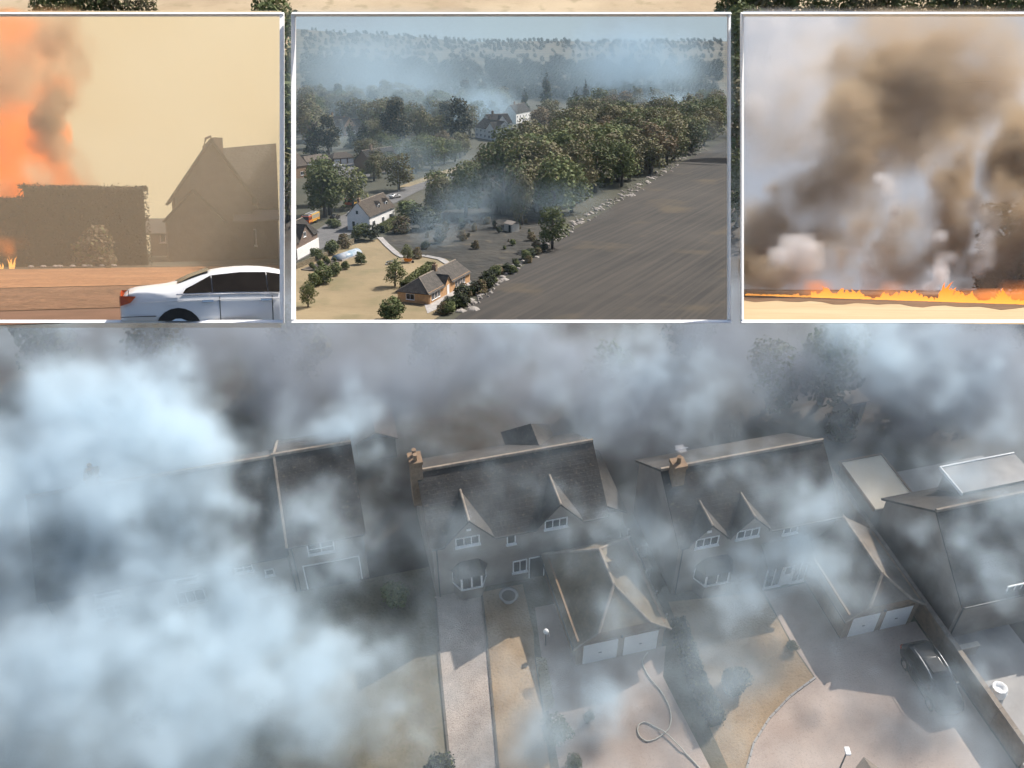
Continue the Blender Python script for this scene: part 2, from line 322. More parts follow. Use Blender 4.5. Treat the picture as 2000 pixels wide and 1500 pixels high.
def house(M, label, L, W, ez, rz, wins=(), gables=(), chimneys=(), doors=(), group=None, name='house', wm='wall', rm='roof', ov=.35, hips=(0, 0), pipes=True, ridges=True):
    t = thing(name, label, 'house', M, group); h2 = W / 2; sl = (rz - ez) / h2
    hl, hr = hips
    if hl or hr: part('wall', MB().box(0, L, 0, W, 0, ez + .05), M_[wm], t)
    else:
        mb = MB(); a = [(0, 0, 0), (0, W, 0), (0, W, ez), (0, h2, rz - .12), (0, 0, ez)]; n = 5
        mb.add(a + [(L, p[1], p[2]) for p in a], [(0, 1, 2, 3, 4), (9, 8, 7, 6, 5)] + [(i, (i + 1) % n, n + (i + 1) % n, n + i) for i in range(n)])
        part('wall', mb, M_[wm], t)
    e = ez - sl * ov; v = .18; A, B = (-v + hl, h2, rz), (L + v - hr, h2, rz)
    l0 = -v if not hl else -ov; l1 = L + v if not hr else L + ov
    rb = MB()
    if gables:
        rb.slab([(l0, 0, ez), (l1, 0, ez), B, A], .14); xs = [l0] + [q for g_ in sorted(gables) for q in (g_[0] - .1, g_[1] + .1)] + [l1]
        for k in range(0, len(xs), 2): rb.slab([(xs[k], -ov, e), (xs[k + 1], -ov, e), (xs[k + 1], 0, ez), (xs[k], 0, ez)], .14)
    else: rb.slab([(l0, -ov, e), (l1, -ov, e), B, A], .14)
    rb.slab([A, B, (l1, W + ov, e), (l0, W + ov, e)], .14)
    if hl: rb.slab([(l0, -ov, e), A, (l0, W + ov, e)], .14)
    if hr: rb.slab([(l1, W + ov, e), B, (l1, -ov, e)], .14)
    rf = part('roof', rb, M_[rm], t)
    if ridges:
        rm_ = ridge_line(MB(), (A[0], A[1], A[2] + .02), (B[0], B[1], B[2] + .02), .14)
        if hl: ridge_line(rm_, A, (l0, -ov, e), .1); ridge_line(rm_, A, (l0, W + ov, e), .1)
        if hr: ridge_line(rm_, B, (l1, -ov, e), .1); ridge_line(rm_, B, (l1, W + ov, e), .1)
        part('ridge', rm_, M_['ridge'], rf)
    for (x0, x1, za) in gables:
        xc = (x0 + x1) / 2; vb = (za - ez) / sl; s2 = (za - ez) / ((x1 - x0) / 2); g = .22
        gw = MB().add([(x0, -.012, ez - .6), (x1, -.012, ez - .6), (x1, -.012, ez), (xc, -.012, za - .08), (x0, -.012, ez), (x0, .3, ez - .6), (x1, .3, ez - .6), (x1, .3, ez), (xc, .3, za - .08), (x0, .3, ez)],
                      [(0, 1, 2, 3, 4), (9, 8, 7, 6, 5)] + [(i, (i + 1) % 5, 5 + (i + 1) % 5, 5 + i) for i in range(5)])
        part('gable', gw, M_[wm], t)
        zt = za + .05; gr = MB()
        gr.slab([(xc, -.3, zt), (x1 + g, -.3, zt - s2 * ((x1 - x0) / 2 + g)), (x1 + g * .3, .12, ez + .08), (xc, vb + .15, zt)], .1)
        gr.slab([(xc, -.3, zt), (xc, vb + .15, zt), (x0 - g * .3, .12, ez + .08), (x0 - g, -.3, zt - s2 * ((x1 - x0) / 2 + g))], .1)
        gp = part('gable_roof', gr, M_[rm], t)
        part('ridge', ridge_line(MB(), (xc, -.32, zt + .02), (xc, vb + .1, zt + .02), .08), M_['ridge'], gp)
    for (x, y, cw, cd, zt) in chimneys:
        cm = MB().box(x - cw / 2, x + cw / 2, y - cd / 2, y + cd / 2, ez, zt - .25); cm.box(x - cw / 2 - .06, x + cw / 2 + .06, y - cd / 2 - .06, y + cd / 2 + .06, zt - .25, zt)
        k = 2 if max(cw, cd) > .8 else 1
        for j in range(k):
            dx = (j - .5) * .45 if k > 1 else 0; cm.lathe([(.15, 0), (.13, .45), (.16, .5)], 8, (x + (dx if cw >= cd else 0), y + (0 if cw >= cd else dx), zt))
        part('chimney', cm, M_['brick'], rf)
    for d in wins: window(t, face_matrix(d[0], L, W), *d[1:6], *(d[6:] or (1,)))
    for (f, a, z0, dw, dh, mm) in doors:
        F = face_matrix(f, L, W); dd = part('door', MB().box(a, a + dw, -.04, .01, z0, z0 + dh, F), M_[mm], t)
        part('door_frame', MB().box(a - .08, a - .002, -.06, .01, z0, z0 + dh + .08, F).box(a + dw + .002, a + dw + .08, -.06, .01, z0, z0 + dh + .08, F).box(a - .002, a + dw + .002, -.06, .01, z0 + dh + .002, z0 + dh + .08, F), M_['white'], dd)
    if pipes:
        segs = []; x = l0 + .1
        for (x0, x1, za) in sorted(gables): segs.append((x, x0 - .25)); x = x1 + .25
        segs.append((x, l1 - .1))
        for a, b in segs:
            if b > a: part('gutter', MB().tube([(a, -ov - .04, e - .04), (b, -ov - .04, e - .04)], .06, 6), M_['gutter'], t)
        part('downpipe', MB().tube([(.25, -ov, e - .06), (.25, -.08, e - .5), (.25, -.08, 0)], .045, 6), M_['gutter'], t)
    return t
def bay(root, x0, x1, z0, z1, d=.75, roofm='roof'):
    i = d * .6; base = [(x0, .05), (x0 + i, -d), (x1 - i, -d), (x1, .05)]
    b = part('bay_window', MB().prism([(x0, .06), (x0 + i, -d), (x1 - i, -d), (x1, .06)], 0, z0), M_['wall'], root)
    fr = MB().prism([(x0 - .08, .06), (x0 + i - .05, -d - .1), (x1 - i + .05, -d - .1), (x1 + .08, .06)], z0 + .002, z0 + .1)
    fr.prism([(x0 - .04, .06), (x0 + i - .02, -d - .05), (x1 - i + .02, -d - .05), (x1 + .04, .06)], z1 - .1, z1)
    pts = [Vector((*base[0], 0)), Vector((*base[1], 0)), Vector((*base[2], 0)), Vector((*base[3], 0))]
    for k, n in ((0, 1), (1, 2), (2, 1)):
        a, c = pts[k], pts[k + 1]; d_ = (c - a).normalized(); o = Vector((d_.y, -d_.x, 0)); seg = (c - a).length
        Fm = Matrix.Translation(a) @ Matrix.Rotation(math.atan2(d_.y, d_.x), 4, 'Z')
        for j in range(n + 1):
            q = seg * j / n; fr.box(q - .05, q + .05, -.05, .05, z0 + .1, z1 - .1, Fm)
        for j in range(n): part('pane', MB().box(seg * j / n + .05, seg * (j + 1) / n - .05, -.015, .015, z0 + .1, z1 - .1, Fm), M_['glass'], b)
    part('bay_frame', fr, M_['white'], b)
    rb = MB(); zt = z1 + .75; o = .15
    P = [(x0 - o, .05, z1), (x0 + i - o, -d - o, z1), (x1 - i + o, -d - o, z1), (x1 + o, .05, z1)]; T = [(x0 + .5, .05, zt), (x1 - .5, .05, zt)]
    rb.slab([P[0], P[1], T[0]], .06); rb.slab([P[1], P[2], T[1], T[0]], .06); rb.slab([P[2], P[3], T[1]], .06)
    part('bay_roof', rb, M_[roofm], b); return b
def garage(M, label, L, W, ez, rz, rm='roof_g', group=None, front_hip=2.0, back_hip=0, name='garage', lights=True):
    """double garage: ridge runs front to back, half hip over the doors"""
    t = thing(name, label, 'garage', M, group); ov = .3; xc = L / 2; sl = (rz - ez) / xc; e = ez - sl * ov
    mb = MB().box(0, L, 0, W, 0, ez + .1)
    zh = ez + (rz - ez) * .42; xl = xc - (rz - zh) / sl; xr = 2 * xc - xl
    if front_hip: mb.add([(.1, 0, ez), (L - .1, 0, ez), (xr, 0, zh - .1), (xl, 0, zh - .1), (.1, .3, ez), (L - .1, .3, ez), (xr, .3, zh - .1), (xl, .3, zh - .1)], [(0, 1, 2, 3), (7, 6, 5, 4), (0, 3, 7, 4), (1, 5, 6, 2), (2, 6, 7, 3)])
    part('wall', mb, M_['brick'], t)
    yf, yb = (front_hip or -.3), W - (back_hip or -.3); f0 = -ov if front_hip else -.3; b0 = W + (ov if back_hip else .3)
    A, B = (xc, yf, rz), (xc, yb, rz); rb = MB(); hl_, hr_ = (xl, f0, zh), (xr, f0, zh)
    rb.slab([(-ov, f0, e), hl_, A, B, (-ov, b0, e)], .14); rb.slab([A, hr_, (L + ov, f0, e), (L + ov, b0, e), B], .14)
    rb.slab([hl_, hr_, A], .14)
    if back_hip: rb.slab([(L + ov, b0, e), (-ov, b0, e), B], .14)
    rf = part('roof', rb, M_[rm], t); rr = ridge_line(MB(), A, B, .12)
    if front_hip: ridge_line(rr, A, hl_, .1); ridge_line(rr, A, hr_, .1); ridge_line(rr, hr_, (L + ov, f0, e), .07); ridge_line(rr, hl_, (-ov, f0, e), .07)
    if back_hip: ridge_line(rr, B, (-ov, b0, e), .1); ridge_line(rr, B, (L + ov, b0, e), .1)
    part('ridge', rr, M_['ridge'], rf)
    dw = (L - 1.2) / 2
    for k in range(2):
        a = .4 + k * (dw + .4); d = part('garage_door', MB().box(a, a + dw, -.05, .02, .04, 2.05), M_['door_w'], t)
        part('door_arch', MB().box(a - .06, a + dw + .06, -.08, .02, 2.052, 2.14).box(a - .06, a - .002, -.08, .02, 0, 2.052).box(a + dw + .002, a + dw + .06, -.08, .02, 0, 2.052), M_['brick'], d)
        part('handle', MB().box(a + dw / 2 - .1, a + dw / 2 + .1, -.085, -.05, .95, 1.0), M_['gutter'], d)
    if lights:
        part('gutter', MB().tube([(-ov - .05, f0, e - .03), (-ov - .05, b0, e - .03)], .05), M_['gutter'], t)
        part('downpipe', MB().tube([(L + .06, .1, e - .1), (L + .06, .1, 0)], .04), M_['gutter'], t)
        part('wall_lamp', MB().lathe([(.05, 0), (.09, .05), (.07, .18), (.02, .22)], 8, (L / 2, -.12, 2.15)), M_['gutter'], t)
    return t

# ------------------------------------------------------------------ builders: plants
def leaf_mesh(name, mats, lobes, n, size, seed, flat=.0):
    """leaf clumps through the outer volume of overlapping lobes (cx, cy, cz, rx, rz)"""
    r = np.random.default_rng(seed); vol = np.array([l[3] ** 2 * l[4] for l in lobes]) ** .67; pick = r.choice(len(lobes), n, p=vol / vol.sum()); lb = np.array(lobes)[pick]
    d = r.normal(size=(n, 3)); d /= np.linalg.norm(d, axis=1)[:, None]; rad = r.uniform(.62, 1.06, n) ** .8
    c = lb[:, :3] + d * rad[:, None] * np.stack([lb[:, 3], lb[:, 3], lb[:, 4]], 1)
    nr = d + r.normal(scale=.55, size=(n, 3)); nr[:, 2] += .25; nr /= np.linalg.norm(nr, axis=1)[:, None]
    a = np.cross(nr, r.normal(size=(n, 3))); a /= np.linalg.norm(a, axis=1)[:, None]; b = np.cross(nr, a)
    s = size * r.uniform(.55, 1.25, n)[:, None]; q = .62
    co = np.stack([c - a * s, c - b * s * q + nr * s * .15, c + a * s, c + b * s * q + nr * s * .15], 1).reshape(-1, 3)
    me = bpy.data.meshes.new(name); me.vertices.add(4 * n); me.vertices.foreach_set('co', co.ravel()); me.loops.add(4 * n); me.loops.foreach_set('vertex_index', np.arange(4 * n))
    me.polygons.add(n); me.polygons.foreach_set('loop_start', np.arange(0, 4 * n, 4))
    for m in mats: me.materials.append(m)
    if len(mats) > 1: me.polygons.foreach_set('material_index', r.choice(len(mats), n, p=[.8] + [.2 / (len(mats) - 1)] * (len(mats) - 1)))
    me.update(calc_edges=True); return me
def lobes_round(seed, R0, H, base=.1, k=15):
    r = random.Random(seed); out = [(0, 0, H * (base + 1) / 2, R0 * .72, H * (1 - base) * .42)]
    for i in range(k):
        t = 2 * math.pi * i / k * 1.618 * 2; z = r.uniform(base + .1, .92); q = R0 * r.uniform(.35, .72) * math.sin(math.pi * min(1, max(.1, (z - base) / (1 - base) * .8 + .15))) 
        out.append((q * math.cos(t), q * math.sin(t), H * z, R0 * r.uniform(.28, .46), H * r.uniform(.10, .17)))
    return out
def lobes_cone(seed, R0, H, k=13, base=.08):
    r = random.Random(seed); out = []
    for i in range(k):
        z = base + (1 - base) * i / (k - 1); q = R0 * (1 - z) ** .8 + R0 * .06
        for j in range(3 if z < .7 else 1):
            t = r.uniform(0, 6.28); out.append((q * .45 * math.cos(t), q * .45 * math.sin(t), H * z * .97, q * r.uniform(.5, .75), H * .06))
    return out
def trunk_mesh(name, R0, H, seed, cr=.5):
    r = random.Random(seed); mb = MB(); h = H * cr; b = .035 * H
    mb.tube([(0, 0, -.1), (.02 * H * r.uniform(-1, 1), 0, h * .5), (.03 * H * r.uniform(-1, 1), .02 * H, h), (0, 0, H * .8)], [b, b * .7, b * .5, b * .15], 7)
    for i in range(5):
        t = i * 1.3 + r.random(); z = h * r.uniform(.5, 1)
        mb.tube([(0, 0, z), (R0 * .35 * math.cos(t), R0 * .35 * math.sin(t), z + H * .12), (R0 * .65 * math.cos(t), R0 * .65 * math.sin(t), z + H * .22)], [b * .4, b * .25, b * .08], 5)
    return mb.mesh(name, M_['bark'], True)
PROTO = {}
def tree_proto(key, kind, mats, n, size, seed, R0, H):
    if key not in PROTO:
        lb = {'round': lambda: lobes_round(seed, R0, H), 'cone': lambda: lobes_cone(seed, R0, H), 'bush': lambda: lobes_round(seed, R0, H, .02, 12)}[kind]()
        PROTO[key] = (leaf_mesh('crown', [M_[m] for m in mats], lb, n, size, seed), trunk_mesh('trunk', R0, H, seed, .7 if kind == 'cone' else .45), H)
    return PROTO[key]
def tree(key, M, label, group=None, name='tree', cat='tree', trunk=True):
    cr, tk, H = PROTO[key]; t = thing(name, label, cat, M, group)
    if trunk: part('trunk', tk, None, t)
    part('crown', cr, None, t); return t
for i, (m, R0) in enumerate(((['leaf_g', 'leaf_y'], .36), (['leaf_b', 'leaf_y'], .40), (['leaf_b', 'leaf_g'], .34), (['leaf_g', 'leaf_b'], .42), (['leaf_o', 'leaf_b'], .36), (['leaf_y', 'leaf_g'], .38))):
    tree_proto('round%d' % i, 'round', m, 1500, .030, 20 + i, R0, 1.0)      # unit-high trees, scaled where they stand
for i, R0 in enumerate((.2, .26, .15)): tree_proto('cone%d' % i, 'cone', ['leaf_d', 'leaf_g'], 1300, .028, 40 + i, R0, 1.0)
tree_proto('pine', 'round', ['leaf_d', 'leaf_b'], 1500, .03, 51, .27, 1.0)
tree_proto('bush', 'bush', ['leaf_g', 'leaf_y'], 1300, .055, 60, .55, 1.0); tree_proto('bush_d', 'bush', ['leaf_d', 'leaf_g'], 1500, .05, 61, .55, 1.0); tree_proto('bush_o', 'bush', ['leaf_o', 'leaf_y'], 1000, .06, 62, .55, 1.0)
def TM(S, p, h, wide=1.0, rz=None):
    return S.M @ Matrix.Translation(p) @ Matrix.Rotation(RNG.uniform(0, 6.28) if rz is None else rz, 4, 'Z') @ Matrix.Diagonal((h * wide, h * wide, h, 1))
def hedge(M, label, pts, wd, ht, leafm, dens=40, size=.12, name='hedge', group=None, taper=.85, jit=.03):
    """trimmed hedge along a line: leaf clumps over a twiggy core"""
    t = thing(name, label, 'hedge', M, group); core = MB(); r = np.random.default_rng(len(pts) + int(wd * 100)); V = []; n_all = 0
    P = [Vector((p[0], p[1], 0)) for p in pts]
    cs, ds = [], []
    for a, b in zip(P, P[1:]):
        d = (b - a); ln = d.length; d.normalize(); o = Vector((-d.y, d.x, 0)); F = Matrix((( d.x, o.x, 0, a.x), (d.y, o.y, 0, a.y), (0, 0, 1, 0), (0, 0, 0, 1)))
        core.box(0, ln, -wd * .45 * taper, wd * .45 * taper, 0, ht * (1 - jit * 1.6), F)
        n = int(dens * (ln * (wd + 2 * ht) + wd * ht * 2)); x = r.uniform(-wd * .1, ln + wd * .1, n); k = r.uniform(0, 1, n); tot = wd + 2 * ht
        s = k * tot; yy = np.where(s < ht, -wd / 2, np.where(s < ht + wd, s - ht - wd / 2, wd / 2)); zz = np.where(s < ht, s, np.where(s < ht + wd, ht, tot - s))
        e = r.uniform(0, 1, n) < .12; x = np.where(e, np.where(r.uniform(0, 1, n) < .5, 0, ln), x); yy = np.where(e, r.uniform(-wd / 2, wd / 2, n), yy)
        yy = yy * (1 - (1 - taper) * zz / ht) + r.normal(0, jit * 1.6 * wd, n); zz = zz + r.normal(0, jit * ht, n)
        zz = np.maximum(zz, .02)
        for xi, yi, zi in zip(x, yy, zz): cs.append(F @ Vector((xi, yi, zi)))
    cs = np.array([tuple(c) for c in cs]); n = len(cs); nr = r.normal(size=(n, 3)); nr[:, 2] += .4; nr /= np.linalg.norm(nr, axis=1)[:, None]
    a = np.cross(nr, r.normal(size=(n, 3))); a /= np.linalg.norm(a, axis=1)[:, None]; b = np.cross(nr, a); s = size * r.uniform(.6, 1.3, n)[:, None]
    co = np.stack([cs - a * s, cs - b * s * .6, cs + a * s, cs + b * s * .6], 1).reshape(-1, 3)
    me = bpy.data.meshes.new('foliage'); me.from_pydata(co.tolist(), [], np.arange(4 * n).reshape(-1, 4).tolist())
    for m in leafm: me.materials.append(M_[m])
    if len(leafm) > 1: me.polygons.foreach_set('material_index', r.choice(len(leafm), n, p=[.75] + [.25 / (len(leafm) - 1)] * (len(leafm) - 1)))
    part('foliage', me, None, t); part('stems', core, M_['core'], t); return t

# ------------------------------------------------------------------ builders: vehicles
def car(M, label, paint, kind='sedan', group=None, full=True):
    t = thing('car', label, 'car', M, group); 
    if kind == 'sedan':
        L = 4.75; X = [0, .015, .06, .15, .215, .27, .34, .45, .55, .63, .70, .765, .87, .95, .985, 1]
        T = [.70, 1.00, 1.07, 1.10, 1.15, 1.27, 1.385, 1.445, 1.44, 1.37, 1.22, 1.03, .95, .86, .74, .58]
        B = [.62, .93, .97, .98, .98, .975, .97, .96, .95, .94, .93, .92, .88, .80, .68, .52]
    else:
        L = 4.55; X = [0, .015, .04, .10, .16, .24, .34, .45, .55, .63, .70, .765, .87, .95, .985, 1]
        T = [.80, 1.10, 1.25, 1.50, 1.58, 1.64, 1.66, 1.66, 1.63, 1.55, 1.38, 1.14, 1.05, .96, .82, .62]
        B = [.70, 1.0, 1.04, 1.06, 1.06, 1.05, 1.04, 1.03, 1.02, 1.01, 1.0, .99, .95, .86, .74, .56]
    WB = [.66, .80, .87, .90, .915, .92, .92, .92, .92, .92, .915, .905, .88, .80, .70, .58]
    WT = [.55, .66, .70, .70, .68, .655, .64, .63, .63, .64, .67, .72, .72, .66, .58, .46]
    ZB = [.42, .34, .29, .24, .22, .21, .21, .21, .21, .21, .21, .22, .23, .26, .32, .40]
    def sec(i):
        wb, wt, zb, zl, zt = WB[i], WT[i], ZB[i], B[i], T[i]
        return [(0, zb), (wb * .82, zb), (wb * .965, zb + .1), (wb * .995, zb + (zl - zb) * .5), (wb * .985, zb + (zl - zb) * .82), (wb * .95, zl), (wb * .95 + (wt - wb * .95) * .5, zl + (zt - zl) * .55), (wt, zt - (zt - zl) * .12), (wt * .82, zt), (0, zt + .015)]
    mb = MB(); rings = []
    for i in range(len(X)):
        s = sec(i); rings.append([(X[i] * L, -y, z) for y, z in s] + [(X[i] * L, y, z) for y, z in s[-2:0:-1]])
    k = len(rings[0]); fs = [(a * k + j, a * k + (j + 1) % k, (a + 1) * k + (j + 1) % k, (a + 1) * k + j) for a in range(len(X) - 1) for j in range(k)]
    mb.add([p for r_ in rings for p in r_], fs + [tuple(range(k))[::-1], tuple(range((len(X) - 1) * k, len(X) * k))])
    body = part('body', mb, paint, t, True); sd = body.modifiers.new('smooth', 'SUBSURF'); sd.levels = 1; sd.render_levels = 2
    def side(i, f, s, out=.03):             # a point on the cabin side between belt and roof
        q = sec(i); a, m_, c = Vector((q[5][0], q[5][1])), Vector((q[6][0], q[6][1])), Vector((q[7][0], q[7][1]))
        p = a.lerp(m_, f * 2) if f < .5 else m_.lerp(c, f * 2 - 1)
        return Vector((X[i] * L, s * (p.x + out), p.y))
    groups = ((4, 5, 6), (6, 7, 8), (8, 9, 10)) if kind == 'sedan' else ((3, 4, 5), (5, 6, 7), (7, 8, 9, 10))
    for s in (-1, 1):
        for gi, gset in enumerate(groups):
            lo_ = [side(i, .10, s) for i in gset]; hi_ = [side(i, .93 if T[i] - B[i] > .3 else .55, s) for i in gset]
            if gi == 0: lo_[0] = lo_[0].lerp(lo_[1], .25); hi_[0] = lo_[0] + Vector((.06, 0, .09)) if kind == 'sedan' else hi_[0]
            if gi == 2: hi_[-1] = lo_[-1].lerp(lo_[-2], .1) + Vector((0, 0, .05))
            g = .006; lo_[0].x += g; hi_[0].x += g; lo_[-1].x -= g; hi_[-1].x -= g
            n = len(gset); part('side_window', MB().add(lo_ + hi_, [(i, i + 1, n + i + 1, n + i) for i in range(n - 1)]), M_['car_glass'], t)
        if full:
            for x0 in ((.30, .52) if kind == 'sedan' else (.28, .5)):
                part('door_handle', MB().box(x0 * L, x0 * L + .2, s * .925 - .02, s * .925 + .02, .84, .875), M_['chrome'], t)
            for x0 in (.365, .565, .76): part('door_seam', MB().box(x0 * L - .006, x0 * L + .006, s * .905 - .012, s * .905 + .012, .32, .93), M_['dark'], t)
            part('taillight', MB().add([(.01, s * .60, .80), (.01, s * .60, .95), (.03, s * .83, .98), (.30, s * .905, .97), (.20, s * .915, .86), (.03, s * .83, .80)], [(0, 1, 2, 5), (2, 3, 4, 5)]), M_['lamp_red'], t)
            part('headlight', MB().box(L * .955, L * .975, s * .55 - .16, s * .55 + .16, .62, .76), M_['glass'], t)
            part('wing_mirror', MB().box(L * .665, L * .69, s * .98 - .09, s * .98 + .09, .96, 1.09), paint, t)
            part('sill_trim', MB().box(L * .27, L * .72, s * .88 - .03, s * .88 + .03, .22, .29), M_['dark'], t)
    def cross(i, f): q = sec(i); return q[7][0] * f, q[7][1]
    ri = (3, 4, 5, 6) if kind == 'sedan' else (2, 3); wi = (9, 10, 11)
    for nm, idx in (('rear_window', ri[1:] if kind == 'sedan' else ri), ('windscreen', wi)):
        pts = []; 
        for i in idx: wt = WT[i] * .80; pts += [(X[i] * L, -wt, T[i] + .022), (X[i] * L, wt, T[i] + .022)]
        part(nm, MB().add(pts, [(2 * j, 2 * j + 1, 2 * j + 3, 2 * j + 2) for j in range(len(idx) - 1)]), M_['glass'], t)
    if full and kind != 'sedan':
        part('sunroof', MB().box(L * .36, L * .56, -.42, .42, T[6] + .005, T[6] + .028), M_['glass'], t)
        for s in (-1, 1): part('roof_rail', MB().tube([(L * .2, s * .62, T[5] + .03), (L * .3, s * .62, T[6] + .07), (L * .52, s * .62, T[8] + .09), (L * .62, s * .62, T[9] + .05)], .022, 6), M_['chrome'], t)
    for xw in (.21 * L, .80 * L):
        for s in (-1, 1):
            wh = part('wheel', MB().lathe([(.20, -.11), (.31, -.11), (.335, -.07), (.335, .07), (.31, .11), (.20, .11)], 20, (xw, s * .80, .335), 'Y'), M_['dark'], t)
            part('wheel_arch', MB().lathe([(.40, -.005), (.40, .03)], 20, (xw, s * (.895) - .012, .345), 'Y'), M_['dark'], wh)
            part('rim', MB().lathe([(.02, -.02), (.22, -.02), (.22, .02), (.02, .02)], 14, (xw, s * .915, .335), 'Y'), M_['chrome'], wh)
    return t
M_['car_glass'] = mat('tinted_glass', (.012, .010, .009), (.02, .017, .015), 1.5, .25, spec=.12)
M_['lamp_red'] = mat('tail_lamp', (.45, .06, .02), (.5, .1, .03), 4, .25)
def fire_engine(M, label):
    t = thing('fire_engine', label, 'fire engine', M, 'fire engines on the road'); w = 1.25
    part('body', MB().box(2.2, 8.0, -w, w, .7, 2.9), M_['yellow'], t); part('cab', MB().prism([(0, -w), (2.15, -w), (2.15, w), (0, w)], .6, 2.7), M_['red'], t)
    part('windscreen', MB().box(-.03, -.002, -w + .12, w - .12, 1.6, 2.5), M_['glass'], t)
    for s in (-1, 1):
        for x in (.3, 1.25): part('cab_window', MB().box(x, x + .75, s * w - .02, s * w + .02, 1.6, 2.4), M_['glass'], t)
        for k in range(4): part('locker_shutter', MB().box(2.5 + k * 1.35, 3.65 + k * 1.35, s * w - .025, s * w + .025, 1.5, 2.65), M_['steel'], t)
        for k in range(8): part('marking_block', MB().box(.1 + k * 1.0, .6 + k * 1.0, s * (w + .03) - .005, s * (w + .03) + .005, .95, 1.35), M_['red' if k > 1 else 'yellow'], t)
        for x in (1.1, 6.3): part('wheel', MB().lathe([(.2, -.15), (.48, -.15), (.5, 0), (.48, .15), (.2, .15)], 14, (x, s * (w - .1), .5), 'Y'), M_['dark'], t)
    part('roof_deck', MB().box(2.3, 7.9, -1.1, 1.1, 2.902, 3.05).box(.2, 2.1, -1.0, 1.0, 2.702, 2.85), M_['steel'], t)
    ld = MB()
    for y in (-.55, -.05): ld.box(1.2, 7.8, y - .04, y + .04, 3.1, 3.22)
    for k in range(14): ld.box(1.4 + k * .46, 1.45 + k * .46, -.51, -.09, 3.12, 3.2)
    part('ladder', ld, M_['chrome'], t); part('light_bar', MB().box(.5, .8, -.9, .9, 2.852, 3.02), M_['glass'], t); return t

# ================================================================== THE STREET UNDER SMOKE
G0 = HM(0, 0)
def patch(name, pts, z, m, kind='structure', label=None):
    return struct(name, MB().sheet([(p[0], p[1], z) for p in pts]), M_[m], G0, kind, label)
struct('ground', MB().sheet([(-3000, -300, 0), (3000, -300, 0), (3000, 5000, 0), (-3000, 5000, 0)]), M_['garden'])
struct('stubble_field', MB().sheet([(-400, 128, .004), (400, 128, .004), (400, 1500, .004), (-400, 1500, .004)]), M_['field'])
patch('front_yards', [(-40, 2.6), (30.3, 2.6), (30.3, -30), (-40, -30)], .004, 'dgrass')
patch('gravel_drive', [(-.1, .0), (3.0, .0), (2.5, -4.2), (1.2, -12.8), (.4, -17), (-2.4, -17), (-1.4, -12.1), (-.7, -5.3)], .012, 'gravel')
patch('lawn', [(3.1, -.4), (5.9, -.4), (5.6, -4.4), (5.15, -6.4), (4.6, -10.3), (3.8, -16), (.7, -16), (1.3, -12.8), (2.6, -4.2)], .008, 'drygrass')
patch('gravel_border', [(5.25, -6.2), (5.9, -6.4), (5.5, -9.8), (4.75, -10.1)], .016, 'gravel_y')
patch('driveway', [(6.2, -2.5), (7.6, -2.5), (7.6, -7.4), (13.6, -7.4), (12.6, -9.5), (13.2, -17), (4.2, -18), (5.0, -10.3)], .012, 'tarmac')
patch('shadowed_side_lawn', [(12.7, -9.3), (13.7, -7.4), (14.0, -7.4), (14.1, -17), (13.3, -17)], .016, 'dgrass')  # darker grass colour stands in for the shadow on this lawn
patch('front_lawn', [(15.0, -4.2), (21.4, -5.0), (21.5, -7.1), (21.45, -9.3), (21.7, -11.9), (19.6, -12.7), (17.7, -13.75), (16.1, -15.0), (14.9, -16.5), (13.9, -20), (13.7, -15), (14.8, -10)], .008, 'drygrass')
patch('shared_driveway', [(21.6, -5.0), (24.7, -5.0), (24.7, -9.6), (30.2, -9.6), (30.2, -30), (13.0, -30), (14.0, -20), (15.0, -16.5), (16.2, -15.0), (17.8, -13.75), (19.7, -12.7), (21.8, -11.9), (21.55, -9.3)], .012, 'tarmac')
patch('side_path', [(30.7, -10), (36, -10), (36, -30), (30.7, -30)], .012, 'slabs')
patch('patio', [(28, 3), (44, 3), (44, -2), (28, -2)], .016, 'slabs')
# stone edging where lawn meets drive: separate setts
arc = [(21.8, -11.85), (19.7, -12.65), (17.8, -13.7), (16.2, -14.95), (15.0, -16.45), (14.0, -19.5)]
ed = MB()
for a, b in zip(arc, arc[1:]):
    a, b = Vector((*a, 0)), Vector((*b, 0)); n = max(2, int((b - a).length / .45)); d = (b - a) / n; an = math.atan2(d.y, d.x)
    for i in range(n):
        F = Matrix.Translation(a + d * i) @ Matrix.Rotation(an, 4, 'Z'); ed.box(.02, d.length - .02, -.06, .06, 0, .09, F)
tag(part('edging', ed, M_['slabs'], None, M=G0), 'curved line of stone edging between dry front lawn and shared driveway', 'edging')
for k, (nm, lab, ln) in enumerate((('kerb', 'straight kerb between gravel drive and dry lawn', [(3.05, -.2), (2.55, -4.2), (1.25, -12.8), (.7, -16)]),
                                 ('kerb', 'kerb along the left edge of the gravel drive, half lost in smoke', [(-.1, -.2), (-.75, -5.3), (-1.45, -12.1), (-2.4, -17)]))):
    mb = MB()
    for a, b in zip(ln, ln[1:]):
        a, b = Vector((*a, 0)), Vector((*b, 0)); n = max(2, int((b - a).length / .9)); d = (b - a) / n; an = math.atan2(d.y, d.x)
        for i in range(n): mb.box(.01, d.length - .01, -.07, .07, 0, .1, Matrix.Translation(a + d * i) @ Matrix.Rotation(an, 4, 'Z'))
    tag(part(nm, mb, M_['soil'], None, M=G0), lab, 'kerb')

